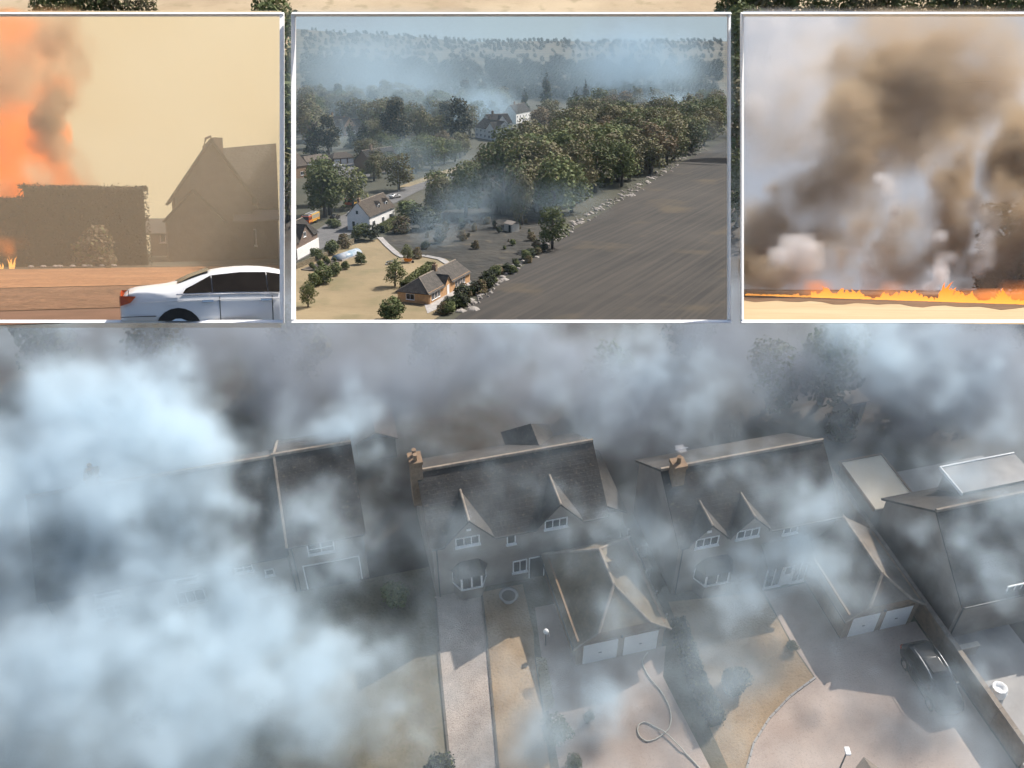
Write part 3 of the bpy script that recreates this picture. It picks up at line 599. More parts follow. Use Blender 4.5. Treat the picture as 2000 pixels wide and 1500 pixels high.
h1 = house(HM(-24.2, 2.7), 'long house with low eaves, lost in smoke at the left', 15, 9.6, 4.4, 8.2,
           wins=[('front', 11.6, 3.0, 1.15, .85, 2, 2), ('front', 7.8, 3.0, 1.5, .85, 2, 2), ('front', 13.4, 2.2, .6, .6, 1, 1), ('front', 3, 3.0, 1.5, .85, 2, 2), ('front', 2.6, 1, 1.8, 1.2, 3, 1), ('front', 7.6, 1, 1.8, 1.2, 3, 1)],
           doors=[('front', 10.6, 0, .95, 2.05, 'white')], chimneys=[(4, 4.8, .7, .9, 9.4)])
h1b = house(HM(-9.05, 2.7), 'house with four-light window and wide patio opening painted dark, joined to the smoke-hidden one', 4.9, 9.6, 5.1, 8.3,
            wins=[('front', 1.2, 3.45, 1.75, 1.0, 2, 2), ], doors=[('front', .75, .05, 3.6, 2.35, 'gutter')], pipes=True)  # the dark slab paints the shade inside the open patio front
part('parapet', MB().slab([(-.07, -.4, 4.95), (.07, -.4, 4.95), (.07, 4.8, 8.42), (-.07, 4.8, 8.42)], .25).slab([(-.07, 4.8, 8.42), (.07, 4.8, 8.42), (.07, 9.9, 5.0), (-.07, 9.9, 5.0)], .25), M_['ridge'], h1b)
h2 = house(HM(0, 0), 'slate-roofed house with two front gables, bay window and double garage in front', 11.6, 7.6, 5.5, 8.25,
           wins=[('front', 1.5, 4.62, 1.6, .85, 3, 1), ('front', 4.9, 3.95, .6, 1.05, 1, 1), ('front', 7.45, 4.72, 1.55, .85, 3, 1), ('front', 5.3, .9, 1.0, 1.2, 2, 1), ('right', 2, 4.3, .8, 1, 1, 1)],
           gables=[(1.0, 3.8, 7.2), (7.05, 9.75, 7.15)], chimneys=[(-.2, 3.8, .75, .95, 9.5)], doors=[('front', 6.5, 0, .95, 2.05, 'gutter')])
bay(h2, 1.2, 3.45, 1.1, 2.4)
part('vent', MB().box(2.25, 2.55, -.1, -.055, 6.05, 6.25), M_['white'], h2)
rw = part('rear_wing', MB().box(6.95, 10.05, 7.65, 9.0, 0, 5.35), M_['wall'], h2)
part('rear_wing_roof', MB().slab([(6.7, 5.0, 5.3), (8.5, 5.0, 7.15), (8.5, 7.6, 7.15), (6.7, 9.2, 5.3)], .12).slab([(8.5, 5.0, 7.15), (10.3, 5.0, 5.3), (10.3, 9.2, 5.3), (8.5, 7.6, 7.15)], .12).slab([(6.7, 9.2, 5.3), (8.5, 7.6, 7.15), (10.3, 9.2, 5.3)], .12), M_['roof'], rw)
lt = part('side_porch', MB().box(11.62, 13.3, 1.0, 6.8, 0, 3.9), M_['wall'], h2)
part('side_porch_roof', MB().slab([(11.62, .8, 5.2), (13.55, .8, 3.9), (13.55, 7.0, 3.9), (11.62, 7.0, 5.2)], .12), M_['roof'], lt)
garage(HM(7.55, -7.4), 'mossy hipped double garage with two white doors, nearest the hose', 5.75, 7.2, 2.45, 4.75, front_hip=2.0, back_hip=2.3)
h3 = house(HM(15.4, -3.7), 'slate-roofed house with two small gables, bay window and white glazed porch', 11.2, 7.6, 5.45, 8.25,
           wins=[('front', 1.1, 4.5, 1.6, .85, 3, 1), ('front', 3.95, 4.55, 1.6, .8, 3, 1), ('front', 7.35, 4.1, 1.05, .85, 2, 1)],
           gables=[(.75, 3.05, 6.75), (3.6, 6.0, 6.75)], chimneys=[(.7, 3.2, .8, .8, 9.3)])
bay(h3, 1.45, 4.0, 1.3, 2.5, .8)
part('vent', MB().box(1.75, 2.05, -.1, -.055, 5.85, 6.05), M_['white'], h3)
pw = part('porch', MB().box(6.2, 9.3, -1.1, 0, 0, 2.45), M_['wall'], h3)
part('porch_roof', MB().slab([(6.0, -1.4, 2.45), (9.4, -1.4, 2.45), (9.4, .0, 3.5), (6.0, .0, 3.5)], .1), M_['roof'], pw)
window(h3, Matrix.Translation((0, -1.1, 0)), 6.15, .2, 1.2, 2.05, 2, 1, name='porch_glazing'); window(h3, Matrix.Translation((0, -1.1, 0)), 8.15, .2, 1.0, 2.05, 2, 1, name='porch_glazing')
pd = part('front_door', MB().box(7.36, 8.14, -1.16, -1.09, .15, 2.25), M_['white'], h3); part('door_light', MB().box(7.55, 7.95, -1.18, -1.162, 1.3, 1.95), M_['glass'], pd)
ae = MB().tube([(.75, 3.2, 9.6), (.75, 3.2, 10.6)], .025)
for k in range(5): ae.tube([(.45 + .12 * k, 3.2 - .35, 10.5), (.45 + .12 * k, 3.2 + .35, 10.5)], .02)
part('aerial', ae.tube([(.3, 3.2, 10.5), (1.2, 3.2, 10.5)], .02), M_['chrome'], h3)
garage(HM(24.75, -9.6), 'brown-roofed double garage with two white doors, behind the parked dark car', 5.1, 5.9, 2.4, 4.35, front_hip=1.2, back_hip=0, rm='roof_b')
h4 = house(HM(31.2, -11.3), 'house at the right edge with pale ridge and flat-roofed rear dormer', 14, 8.8, 4.1, 7.6, wins=[('front', 3, 3.6, 1.6, .95, 3, 1), ('front', 8, 3.6, 1.6, .95, 3, 1)], chimneys=[(9, 5.6, .9, .7, 9.5)])
dm = part('flat_dormer', MB().box(3.7, 9, 6.6, 8.6, 4.3, 6.1), M_['wall'], h4); part('flat_dormer_roof', MB().box(3.5, 9.2, 6.4, 8.8, 6.102, 6.25), M_['slabs'], dm)
part('dormer_edge', MB().box(3.42, 3.498, 6.3, 8.9, 6.08, 6.32).box(3.5, 9.2, 8.802, 8.9, 6.08, 6.32), M_['white'], dm)
fx = thing('flat_roof_extension', 'low extension with bright cream flat roof beside the boundary wall', 'extension', HM(30.75, -2.2))
part('wall', MB().box(.05, 3.2, 0, 4.6, 0, 2.75), M_['wall'], fx); part('flat_roof', MB().box(0, 3.3, -.05, 4.7, 2.752, 2.86), mat('cream_roof_felt', (.72, .62, .48), (.78, .69, .55), .8, .8), fx)
part('roof_edge', MB().box(-.1, -.002, -.1, 4.8, 2.7, 2.98).box(0, 3.3, 4.702, 4.8, 2.7, 2.98).box(3.302, 3.4, -.1, 4.8, 2.7, 2.98), M_['brick'], fx)

# boundary walls, fences, hedges
bw = thing('boundary_wall', 'long straight boundary wall with pale coping, right of both garages', 'wall', HM(30.45, 0))
for k in range(9): part('wall_panel', MB().box(-.11, .11, -20 + k * 2.7 + .01, -20 + k * 2.7 + 2.68, 0, 1.75), M_['brick'], bw)
for k in range(18): part('coping_stone', MB().box(-.16, .16, -20 + k * 1.35 + .008, -20 + k * 1.35 + 1.34, 1.752, 1.83), M_['ridge'], bw)
fe = thing('panel_fence', 'low panel fence between the two middle houses', 'fence', HM(13.95, -6.2))
for k in range(5): part('panel', MB().box(-.03, .03, k * 1.85 + .05, k * 1.85 + 1.8, .1, 1.5), M_['soil'], fe); part('post', MB().box(-.06, .06, k * 1.85 - .05, k * 1.85 + .048, 0, 1.65), M_['slabs'], fe)
hedge(HM(14.35, -13.4), 'narrow trimmed hedge running from the mossy garage towards the camera', [(.1, 0), (.0, 2.6), (.25, 5.0), (.35, 7.0)], .95, 1.3, ['leaf_d', 'leaf_y'], 130, .07)
gt = thing('garden_gate', 'small pale slatted gate in the gap between the middle houses', 'gate', HM(13.6, -.3))
for k in range(7): part('slat', MB().box(.05 + k * .17, .17 + k * .17, -.02, .02, .1, 1.5), M_['wall'], gt)
part('rail', MB().box(0, 1.3, .022, .05, .4, .5).box(0, 1.3, .022, .05, 1.2, 1.3), M_['wall'], gt)
cr = thing('crate', 'pale wooden box standing in the passage beside the second slate roof', 'box', HM(13.85, -1.9)); part('box', MB().box(0, .7, 0, .8, 0, .95), M_['ash'], cr); part('lid', MB().box(-.04, .74, -.04, .84, .952, 1.02), M_['ridge'], cr)
# things in the yards
sv = car(HM(28.5, -11.55, .012, R(-92)) @ Matrix.Scale(1.06, 4), 'dark grey estate car parked on the shared driveway', mat('dark_car_paint', (.012, .014, .016), (.018, .02, .022), 1, .2, spec=.6), 'suv')
# fire hose
hp = [(12.28, -7.62), (11.75, -8.1), (11.67, -8.62), (11.75, -9.4), (12.09, -10.4), (12.2, -11.4), (12.07, -12.2), (11.7, -12.85), (11.2, -13.16), (10.6, -13.35), (10.08, -13.32), (9.8, -12.9), (9.84, -12.48), (10.1, -12.2), (10.49, -12.2), (10.95, -12.65), (11.35, -13.2), (11.8, -14.1), (12.46, -15.61), (13, -17.2)]
def spline(P, k=6):
    out = []; P = [Vector((*p, 0)) for p in P]
    for i in range(len(P) - 1):
        p0, p1, p2, p3 = P[max(i - 1, 0)], P[i], P[i + 1], P[min(i + 2, len(P) - 1)]
        for j in range(k):
            t = j / k; out.append(.5 * ((2 * p1) + (p2 - p0) * t + (2 * p0 - 5 * p1 + 4 * p2 - p3) * t * t + (3 * p1 - p0 - 3 * p2 + p3) * t ** 3))
    return out + [P[-1]]
sp = spline(hp); zz = [.075 + (.10 if 92 < i < 104 else 0) for i in range(len(sp))]
tag(part('fire_hose', MB().tube([(p.x, p.y, z) for p, z in zip(sp, zz)], .04, 6), M_['hose'], None, True, G0), 'pale fire hose looped on the driveway in front of the mossy garage', 'hose')
gl = thing('garden_lamp', 'white globe garden lamp on a short post beside the dry lawn', 'lamp', HM(6.1, -5.5))
part('post', MB().tube([(0, 0, 0), (0, 0, 1.3)], .035), M_['gutter'], gl); part('globe', MB().lathe([(.03, 0), (.13, .06), (.19, .19), (.13, .32), (.03, .38)], 12, (0, 0, 1.3)), M_['white'], gl, True); part('arm', MB().tube([(0, 0, 1.1), (.22, 0, 1.2), (.24, 0, .9)], .025), M_['white'], gl)
pl = thing('stone_planter', 'round stone planter on the paving under the bay windows', 'planter', HM(4.65, -1.5))
part('bowl', MB().lathe([(.32, 0), (.40, .1), (.30, .25), (.62, .55), (.66, .62), (.52, .62), (.45, .5)], 18), M_['slabs'], pl, True); part('soil', MB().lathe([(.3, .45), (.47, .52)], 14), M_['soil'], pl)
p = TOWN.at(1655, 1467, 5.2)
st = thing('street_lamp', 'tall street lamp with pale head at the bottom edge', 'lamp', Matrix.Translation((p.x, p.y, 0)))
part('pole', MB().tube([(0, 0, 0), (0, 0, 2), (0, 0, 5.0), (.05, .05, 5.12)], [.07, .05, .04, .035], 8), M_['gutter'], st); part('lamp_head', MB().box(-.1, .16, -.18, .25, 5.08, 5.2), M_['white'], st)
p = TOWN.at(1687, 1478, 2.3)
gz = thing('summerhouse', 'brown pointed roof just showing at the bottom edge', 'summerhouse', Matrix.Translation((p.x, p.y - 2.8, 0)) @ Matrix.Rotation(R(45), 4, 'Z'))
part('wall', MB().box(-1.7, 1.7, -1.7, 1.7, 0, 2.3), M_['brick'], gz); rb = MB()
for k in range(4): a, b = R(45 + 90 * k), R(135 + 90 * k); rb.slab([(2.8 * math.cos(a), 2.8 * math.sin(a), 2.3), (2.8 * math.cos(b), 2.8 * math.sin(b), 2.3), (0, 0, 3.9)], .1)
part('roof', rb, M_['roof_b'], gz)
rb_ = thing('rubble_sack', 'crumpled white sack on the path right of the boundary wall', 'sack', HM(32.0, -15.6)); 
part('sack', MB().lathe([(.3, 0), (.5, .12), (.55, .4), (.35, .62), (.48, .75), (.4, .78), (.25, .6)], 9), M_['white'], rb_, True); part('filling', MB().lathe([(.1, .52), (.3, .58)], 8), M_['gutter'], rb_)
wl = thing('stub_wall', 'short pale garden wall at the end of the boundary wall', 'wall', HM(31.2, -12.6)); part('blocks', MB().box(0, 1.3, -.12, .12, 0, .9), M_['wall'], wl); part('coping', MB().box(-.04, 1.34, -.16, .16, .902, .98), M_['hose'], wl)
sh = thing('garden_shed', 'small pale shed in the burnt back gardens behind the right-hand houses', 'shed', HM(35.2, 9.0)); part('wall', MB().box(0, 1.7, 0, 1.7, 0, 1.9), M_['hose'], sh)
part('roof', MB().slab([(-.15, -.15, 2.2), (1.85, -.15, 2.2), (1.85, 1.85, 1.9), (-.15, 1.85, 1.9)], .08), M_['ridge'], sh); part('door', MB().box(.5, 1.2, -.04, -.002, 0, 1.75), M_['slabs'], sh)
bsh = thing('garden_shed', 'dark gabled shed roof faint in the smoke behind the chimney', 'shed', HM(-3.5, 14)); part('wall', MB().box(0, 3, 0, 3.5, 0, 2.2), M_['soil'], bsh); part('roof', MB().slab([(-.2, -.2, 2.1), (1.5, -.2, 3.1), (1.5, 3.7, 3.1), (-.2, 3.7, 2.1)], .1).slab([(1.5, -.2, 3.1), (3.2, -.2, 2.1), (3.2, 3.7, 2.1), (1.5, 3.7, 3.1)], .1), M_['brick_d'], bsh)

# shrubs and trees round the houses (real spots, heights in metres)
tree_proto('ball', 'bush', ['leaf_d', 'leaf_b'], 3200, .035, 71, .52, 1.0); tree_proto('loose', 'bush', ['leaf_g', 'leaf_b'], 1400, .045, 72, .62, 1.0)
def plant(key, px, py, h, label, wide=1.0, name='shrub', cat='shrub', group=None, S=TOWN): return tree(key, TM(S, S.at(px, py, 0), h, wide), label, group, name, cat, trunk=(name == 'tree'))
plant('ball', 1432, 1345, 1.9, 'round clipped dark bush on the dry front lawn', 1.15)
plant('loose', 1085, 1440, 1.7, 'straggly grey-green shrub between lawn and driveway at the bottom', 1.1)
plant('loose', 1150, 1405, .7, 'small shrub at the edge of the smoky driveway', 1.0)
plant('loose', 1120, 1495, .9, 'low shrub at the bottom edge beside the driveway', 1.1)
plant('bush_d', 862, 1520, 2.0, 'dark rounded bush at the bottom edge left of the gravel drive')
plant('loose', 1545, 1268, .8, 'pale flowering shrub at the corner of the front lawn')
plant('bush', 772, 1175, 1.8, 'grey-green bush in smoke left of the gravel drive', 1.2)
plant('bush', 520, 1370, 2.0, 'bush with pale flowers fading into the smoke at lower left'); plant('bush', 590, 1300, 1.6, 'second bush behind the pale-flowered one in the smoke'); plant('bush_d', 300, 1420, 2.2, 'dim bush deep in the lower left smoke')
plant('bush_o', 1640, 850, 2.4, 'bare brownish bush in front of the pale garden shed', 1.2)
for k, (px, py, h, key, lab) in enumerate(((1600, 790, 9, 'round0', 'tall dark tree behind the right-hand slate roof'), (1500, 800, 7, 'round3', 'dark tree left of the tall one behind the second slate roof'), (345, 775, 9, 'round2', 'dark tree above the big white smoke billow'),
        (120, 740, 9, 'round0', 'tree at the far left above the smoke'), (600, 745, 8, 'round1', 'brownish tree behind the left house roofs'), (850, 735, 7, 'round2', 'tree in the smoke behind the chimney'), (1180, 790, 6, 'round3', 'tree behind the gap between the middle houses'),
        (1830, 745, 8, 'round1', 'tree behind the pale garden shed, half in smoke'), (1960, 700, 9, 'round2', 'tree at the right edge above the end house'), (1340, 700, 8, 'round0', 'tree high in the smoke behind the second house'))):
    plant(key, px, py, h, lab, 1.0, 'tree', 'tree')
# belt of trees between the gardens and the straw field, where the picture shows it
belt = [(130, 16, 11, 0), (190, 20, 12, 3), (250, 18, 11, 2), (300, 20, 9, 1), (545, 40, 10, 0), (562, 120, 12, 3), (566, 210, 11, 2), (560, 290, 12, 0), (564, 370, 9, 1), (1440, 40, 11, 2), (1436, 130, 12, 0), (1440, 215, 11, 3), (1437, 300, 12, 2), (1440, 380, 10, 0),
        (1420, 18, 11, 0), (1480, 22, 12, 2), (1540, 20, 11, 3), (1600, 22, 12, 5), (1665, 20, 12, 1), (1725, 22, 12, 5), (1790, 20, 11, 0), (1850, 22, 12, 2), (1910, 20, 12, 3), (1975, 22, 12, 0), (10, 26, 8, 1), (60, 30, 6, 2)]
for px, py, h, k in belt: plant('round%d' % k, px, py + (95 if py < 35 else 60), h, 'tree of the belt along the straw field at the top edge', 1.05, 'tree', 'tree', 'tree belt below the straw field')

# smoke over the street
tc_ = Cloud((-56, 14, .15), (56, 78, 19), (236, 134, 42), 3, 1.15, .09, 3.4)
PUFFS = [(230, 870, 9, 7, 5), (60, 900, 9, 6, 4.6), (300, 800, 9, 4, 2.5), (380, 860, 9, 4.3, 4.4), (260, 970, 8, 6, 3.4), (405, 945, 8, 2.8, 2.6), (60, 1020, 8, 5, 2.6), (150, 790, 9, 4, 2.5), (420, 1010, 7, 2.5, 1.2), (150, 1045, 7, 5, 1.3), (350, 1065, 6, 4, 1.1), (520, 1330, 4, 5, 1.0), (700, 1250, 3.5, 3, .8),
  (100, 1150, 5, 7, 2.2), (350, 1190, 5, 7, 2.4), (560, 1240, 4.5, 4.8, 2.4), (150, 1400, 4.5, 8, 2.1), (400, 1400, 4.5, 7, 2.1), (640, 1390, 4, 5, 2.0), (760, 1290, 3, 3.4, 1.4), (770, 1440, 2.5, 3, 1.2), (460, 1130, 6, 3.2, 1.2),
  (705, 830, 8, 3.0, 2.6), (640, 860, 7, 2.3, 1.0), (770, 880, 7, 2.3, .6), (820, 940, 6, 1.6, .35),
  (1010, 665, 9, 4, 1.3), (1250, 680, 9, 4, 1.2), (1720, 690, 10, 4.5, 1.6), (1940, 690, 10, 4, 1.9), (1880, 790, 9, 4.5, .45), (1980, 830, 8, 4, .6), (1930, 1010, 8, 2.4, .7), (1800, 1000, 8, 2, .5), (1350, 760, 8, 4, .6), (1110, 800, 7, 3.4, .7), (950, 800, 6, 3.2, .6), (130, 650, 8, 4, .8),
  (1000, 995, 9, 2.0, .8), (1065, 1075, 6, 1.8, 1.2), (990, 1115, 4, 2.1, .7), (1110, 960, 9, 1.5, .4), (600, 1000, 8, 2.4, .45), (660, 1080, 6, 2.4, .6), (560, 1150, 5, 2.8, 1.3),
  (1430, 905, 10, 2.2, .75), (1530, 930, 9, 2.6, .55), (1600, 975, 9, 2.6, .5), (1490, 990, 8, 2.0, .45),
  (1565, 1125, 4, 2.6, 1.2), (1640, 1165, 4, 2.2, .8), (1480, 1165, 4, 1.8, .6), (1600, 1235, 3, 2.2, .5),
  (1860, 1065, 7, 2.0, 1.9), (1790, 1050, 7, 1.6, .9), (1935, 1105, 6, 1.7, 1.2), (1190, 1345, 1.8, 1.5, 1.4), (1150, 1300, 1.8, 1.0, .6), (1110, 1160, 4, 1.5, .45), (1230, 1400, 1.6, 1.3, .7),
  (1900, 1290, 2, 2.1, .7), (1780, 1340, 1.5, 2.0, .45), (1950, 1350, 2, 1.7, .6),
  (1300, 1040, 7, 5.5, .55), (1560, 1060, 6, 5.5, .5), (1180, 1230, 4, 4.5, .5), (1700, 1290, 4, 5, .45), (980, 1050, 7, 4.5, .5), (1450, 1400, 3, 4.5, .3), (1050, 1420, 3, 4.5, .45), (1900, 960, 8, 4.5, .6)]
for px, py, z, r_, tau in PUFFS:
    k = 1.4 if r_ < 2.7 else 1.1; tc_.puff(TOWN.at(px, py, z), r_ * k, tau / k ** .8, .6, .8, None, (.6 if px < 850 else .9) if r_ > 4 else 1.0 if px < 850 else 1.3)
tc_.d += .012 * np.exp(np.clip(1.35 * tc_.n, -3, 2.4) - .7) * np.clip((15 - tc_.Z) / 9, 0, 1)
volume('smoke', Matrix(), tc_.lo, tc_.hi, tc_.res, tc_.done(), volmat('pale_smoke', (.745, .865, .942), 0, rate=2), 'pale blue-white smoke drifting over the houses and driveways')
# smoke of a darker colour lying in the gardens behind the roofs
td = Cloud((-58, 45, .15), (58, 104, 17), (120, 60, 22), 17, 1.3, .05, 3.5)
for px, py, z, r_, tau in ((150, 700, 6, 7, 1.3), (400, 690, 6, 6, 1.0), (620, 700, 6, 6, 1.2), (850, 720, 6, 6, 1.2), (1020, 740, 6, 5, 1.0), (1200, 740, 6, 6, 1.2), (1420, 700, 6, 6, 1.1), (1600, 750, 6, 5, 1.1), (1750, 720, 7, 6, 1.5), (1900, 760, 7, 6, 1.5), (1840, 690, 7, 6, 1.3), (560, 800, 4, 4, .8), (880, 800, 4, 3, .7), (1300, 810, 4, 4, .8), (300, 640, 8, 8, 1.0), (900, 640, 8, 8, 1.0), (1500, 640, 8, 8, 1.0)): td.puff(TOWN.at(px, py, z), r_, tau, .7)
volume('dark_grey_smoke', Matrix(), td.lo, td.hi, td.res, td.done(), volmat('dark_grey_smoke', (.50, .54, .60), 0, rate=2), 'dark grey-brown smoke lying in the gardens behind the roofs')

# ================================================================== THREE FRAMED VIEWS: deep scale-model stages hung before the street
def stage(tilt, yaw, h, s): return Stage(EYE - Vector((0, math.sin(tilt), math.cos(tilt))) * (h * s), tilt, yaw, s)
LEFT = stage(R(30.487), R(21.2), 2.25, .345)
MID = stage(R(20.04), 0, 53, 1 / 31)
RIGHT = stage(R(33.52), R(-21.4), 2.0, .145)
FM = camo.matrix_basis.copy() if False else Matrix.Translation(EYE) @ Matrix.Rotation(R(90) - PITCH, 4, 'X') @ Matrix.Translation((0, 0, -6.0))
def display_frame(x0, x1, y0, y1, label):
    """white moulded frame with real depth; x, y of the opening's inner edges"""
    t = thing('display_frame', label, 'frame', FM, 'white display frames'); q = 6.0 / FPX; w_ = 6.3 * q; d = w_ * 1.3; b = -.045
    X0, X1, Y0, Y1 = (x0 - 1000) * q, (x1 - 1000) * q, (750 - y1) * q, (750 - y0) * q
    for lo_, hi_ in ((Y1, Y1 + w_), (Y0 - w_, Y0)):      # sloped face looks up
        part('rail', MB().add([(x, y, z) for x in (X0 - w_, X1 + w_) for y, z in ((lo_, b), (lo_, 0), (hi_, -d), (hi_, b))], [(0, 1, 2, 3), (7, 6, 5, 4), (0, 4, 5, 1), (1, 5, 6, 2), (2, 6, 7, 3), (3, 7, 4, 0)]), M_['frame'], t)
    for lo_, hi_ in ((X0 - w_, X0 - .0005), (X1 + .0005, X1 + w_)):
        part('stile', MB().add([(x, y, z) for y in (Y0 + .0005, Y1 - .0005) for x, z in ((lo_, b), (lo_, 0), (hi_, -d), (hi_, b))], [(0, 1, 2, 3), (7, 6, 5, 4), (0, 4, 5, 1), (1, 5, 6, 2), (2, 6, 7, 3), (3, 7, 4, 0)]), M_['frame'], t)
    return t
display_frame(-330, 546, 27, 624, 'white frame round the orange view with the white car')
display_frame(575, 1423, 27, 624, 'white frame round the aerial view of the wood and burnt field')
display_frame(1455, 2330, 27, 624, 'white frame round the view of the line of flames')

def trim(root, planes):
    """saw a model off where its display box ends: planes as (point, outward normal) in world space"""
    bpy.context.view_layer.update(); dg = bpy.context.evaluated_depsgraph_get()
    for o in [c for c in root.children_recursive]:
        me = bpy.data.meshes.new_from_object(o.evaluated_get(dg)); o.modifiers.clear(); W = o.matrix_world.copy(); Wi = W.inverted(); bm = bmesh.new(); bm.from_mesh(me)
        for p, n in planes:
            r = bmesh.ops.bisect_plane(bm, geom=bm.verts[:] + bm.edges[:] + bm.faces[:], plane_co=Wi @ p, plane_no=(W.to_3x3().transposed() @ n).normalized(), clear_outer=True)
            ed = [e for e in r['geom_cut'] if isinstance(e, bmesh.types.BMEdge)]
            if ed: bmesh.ops.holes_fill(bm, edges=ed, sides=0)
        bm.to_mesh(me); bm.free(); o.data = me
    for o in sorted([c for c in root.children_recursive], key=lambda q: -len(q.children)):
        if not len(o.data.polygons) and not any(len(c.data.polygons) for c in o.children): bpy.data.objects.remove(o)
def side_plane(px, sign):                    # plane of a box side: flares away from the frame edge
    a, b = pray(px, 0), pray(px, 1500); n = a.cross(b).normalized(); n = n if n.x * sign > 0 else -n; return EYE + a, n
def floor_plane(py):
    a, b = pray(0, py), pray(2000, py); n = a.cross(b).normalized(); n = n if n.z < 0 else -n; return EYE + a, n
def box_mask(cl, S, x0, x1, y1=628, soft=5):
    """keep a cloud inside its own display box"""
    m = np.array((S.T @ S.R).inverted() @ EYE); Rm = np.array((camo.matrix_basis if False else Matrix.Rotation(R(90) - PITCH, 4, 'X')).to_3x3().transposed() @ S.R.to_3x3())
    q = np.stack([cl.X - m[0], cl.Y - m[1], cl.Z - m[2]], -1) @ Rm.T.astype(np.float32); px = 1000 + FPX * q[..., 0] / -q[..., 2]; py = 750 + FPX * q[..., 1] / q[..., 2]
    cl.d *= np.clip((px - x0) / soft, 0, 1) * np.clip((x1 - px) / soft, 0, 1) * np.clip((y1 - py) / soft, 0, 1) * np.clip((py - 20) / soft, 0, 1)

# ------------------------------------------------------------------ centre view: wood, village and burnt field from the air
S = MID; SM = S.M
def hill(x, y):
    t = max(0, min(1, (y - 830) / 560)); t = t * t * (3 - 2 * t) * .6 + t * .4
    return t * (51 + 18 * max(0, min(1, (-x - 60) / 260)) + .7 * math.sin(x * .03)) 
nx, ny = 50, 70; gy0 = S.at(1000, 629).y; gx = [-1 + 2 * i / nx for i in range(nx + 1)]; gy = [gy0 + (1440 - gy0) * j / ny for j in range(ny + 1)]
def half(y, z=0): return .2312 * (.9394 * y + .3427 * (53 - z))      # half width of the stage floor at depth y
tv = []
for y in gy:
    for x in gx:
        w0 = half(y, hill(x * half(y), y)); tv.append((x * w0, y, hill(x * w0, y)))
tf = [(j * (nx + 1) + i, j * (nx + 1) + i + 1, (j + 1) * (nx + 1) + i + 1, (j + 1) * (nx + 1) + i) for j in range(ny) for i in range(nx)]
M_['far_land'] = mat('far_farmland', (.04, .043, .034), (.07, .066, .048), .006, .95, 0, fine=(.012, (.2, .155, .1), .66), stripes=(0, .03, (.28, .21, .13), .45))
me = MB().add(tv, tf).mesh('terrain', M_['terrain']); me.materials.append(M_['far_land'])
for pl_ in me.polygons:
    if pl_.center.y > 880: pl_.material_index = 1
struct('terrain', me, None, SM)
def mp(name, px, z, m, kind='structure'):
    px = [(min(1426, max(572, a)), min(629, b)) for a, b in px]
    return struct(name, MB().sheet([(q.x, q.y, z) for q in [S.at(a, b, z) for a, b in px]]), M_[m], SM, kind)
mp('burnt_field', [(880, 640), (960, 565), (1100, 462), (1230, 382), (1330, 318), (1400, 283), (1426, 271), (1426, 640)], .10, 'burnt')
mp('dry_lawn', [(560, 640), (560, 528), (620, 505), (690, 478), (742, 466), (790, 500), (870, 505), (905, 530), (925, 560), (870, 610), (840, 640)], .10, 'lawn')
mp('scorched_garden', [(745, 466), (800, 440), (900, 400), (1000, 380), (1090, 430), (1100, 455), (960, 563), (925, 560), (905, 530), (880, 505), (800, 498)], .06, 'scorch')
mp('road', [(560, 480), (640, 435), (720, 395), (800, 362), (880, 335), (905, 340), (820, 372), (740, 412), (700, 432), (690, 455), (640, 480), (600, 500), (560, 515)], .14, 'asphalt')
mp('verge', [(775, 366), (800, 356), (900, 322), (912, 328), (880, 338), (800, 364)], .18, 'lawn')
mp('forecourt', [(576, 340), (576, 318), (720, 318), (760, 335), (700, 350)], .12, 'asphalt')
mp('terrace', [(822, 575), (895, 528), (925, 553), (850, 605), (835, 612)], .16, 'slabs')
M_['grey_slab'] = M_['slabs']
# paths of separate flagstones
def flag_path(pts, wd, label, S=S, z=.2):
    t = thing('garden_path', label, 'path', SM); P = [S.at(a, b, z) for a, b in pts]; k = 0
    for a, b in zip(P, P[1:]):
        n = max(1, int((b - a).length / 1.6)); d = (b - a) / n; an = math.atan2(d.y, d.x)
        for i in range(n): part('flagstone', MB().box(.04, d.length - .04, -wd / 2, wd / 2, 0, .12, Matrix.Translation(a + d * i) @ Matrix.Rotation(an, 4, 'Z')), M_['slabs'], t)
flag_path([(742, 464), (755, 478), (775, 496), (788, 503)], 1.6, 'pale straight path from the white house down to the dry lawn')
flag_path([(790, 500), (830, 500), (860, 506), (880, 518), (888, 528)], 1.8, 'pale curved path round the dry lawn to the bungalow')
# ash and straw heaps along the field edge
r_ = random.Random(5); ash = MB()
edge = [(905, 612), (960, 566), (1030, 512), (1085, 472), (1130, 440), (1175, 412), (1225, 385), (1260, 362), (1300, 338), (1345, 308), (1390, 286)]
for a, b in zip(edge, edge[1:]):
    for i in range(34):
        t_ = r_.random(); q = S.at(a[0] + (b[0] - a[0]) * t_ + r_.gauss(-5, 6), a[1] + (b[1] - a[1]) * t_ + r_.gauss(-3, 3), .12); s_ = r_.choice([.25, .35, .5, .7, 1.1]) * r_.uniform(.7, 1.3)
        ash.lathe([(s_, 0), (s_ * .8, .2), (s_ * .3, .35)], 5, (q.x, q.y, .1))
struct('ash_heaps', ash, M_['ash'], SM, 'stuff', 'white ash and straw along the edge of the burnt field')
def yawto(p, q): return math.atan2(q.y - p.y, q.x - p.x)
def at_house(pxa, pxb, **kw):                # front base line from pixel a to b
    a, b = S.at(*pxa), S.at(*pxb); return SM @ Matrix.Translation(a) @ Matrix.Rotation(yawto(a, b), 4, 'Z'), (b - a).length
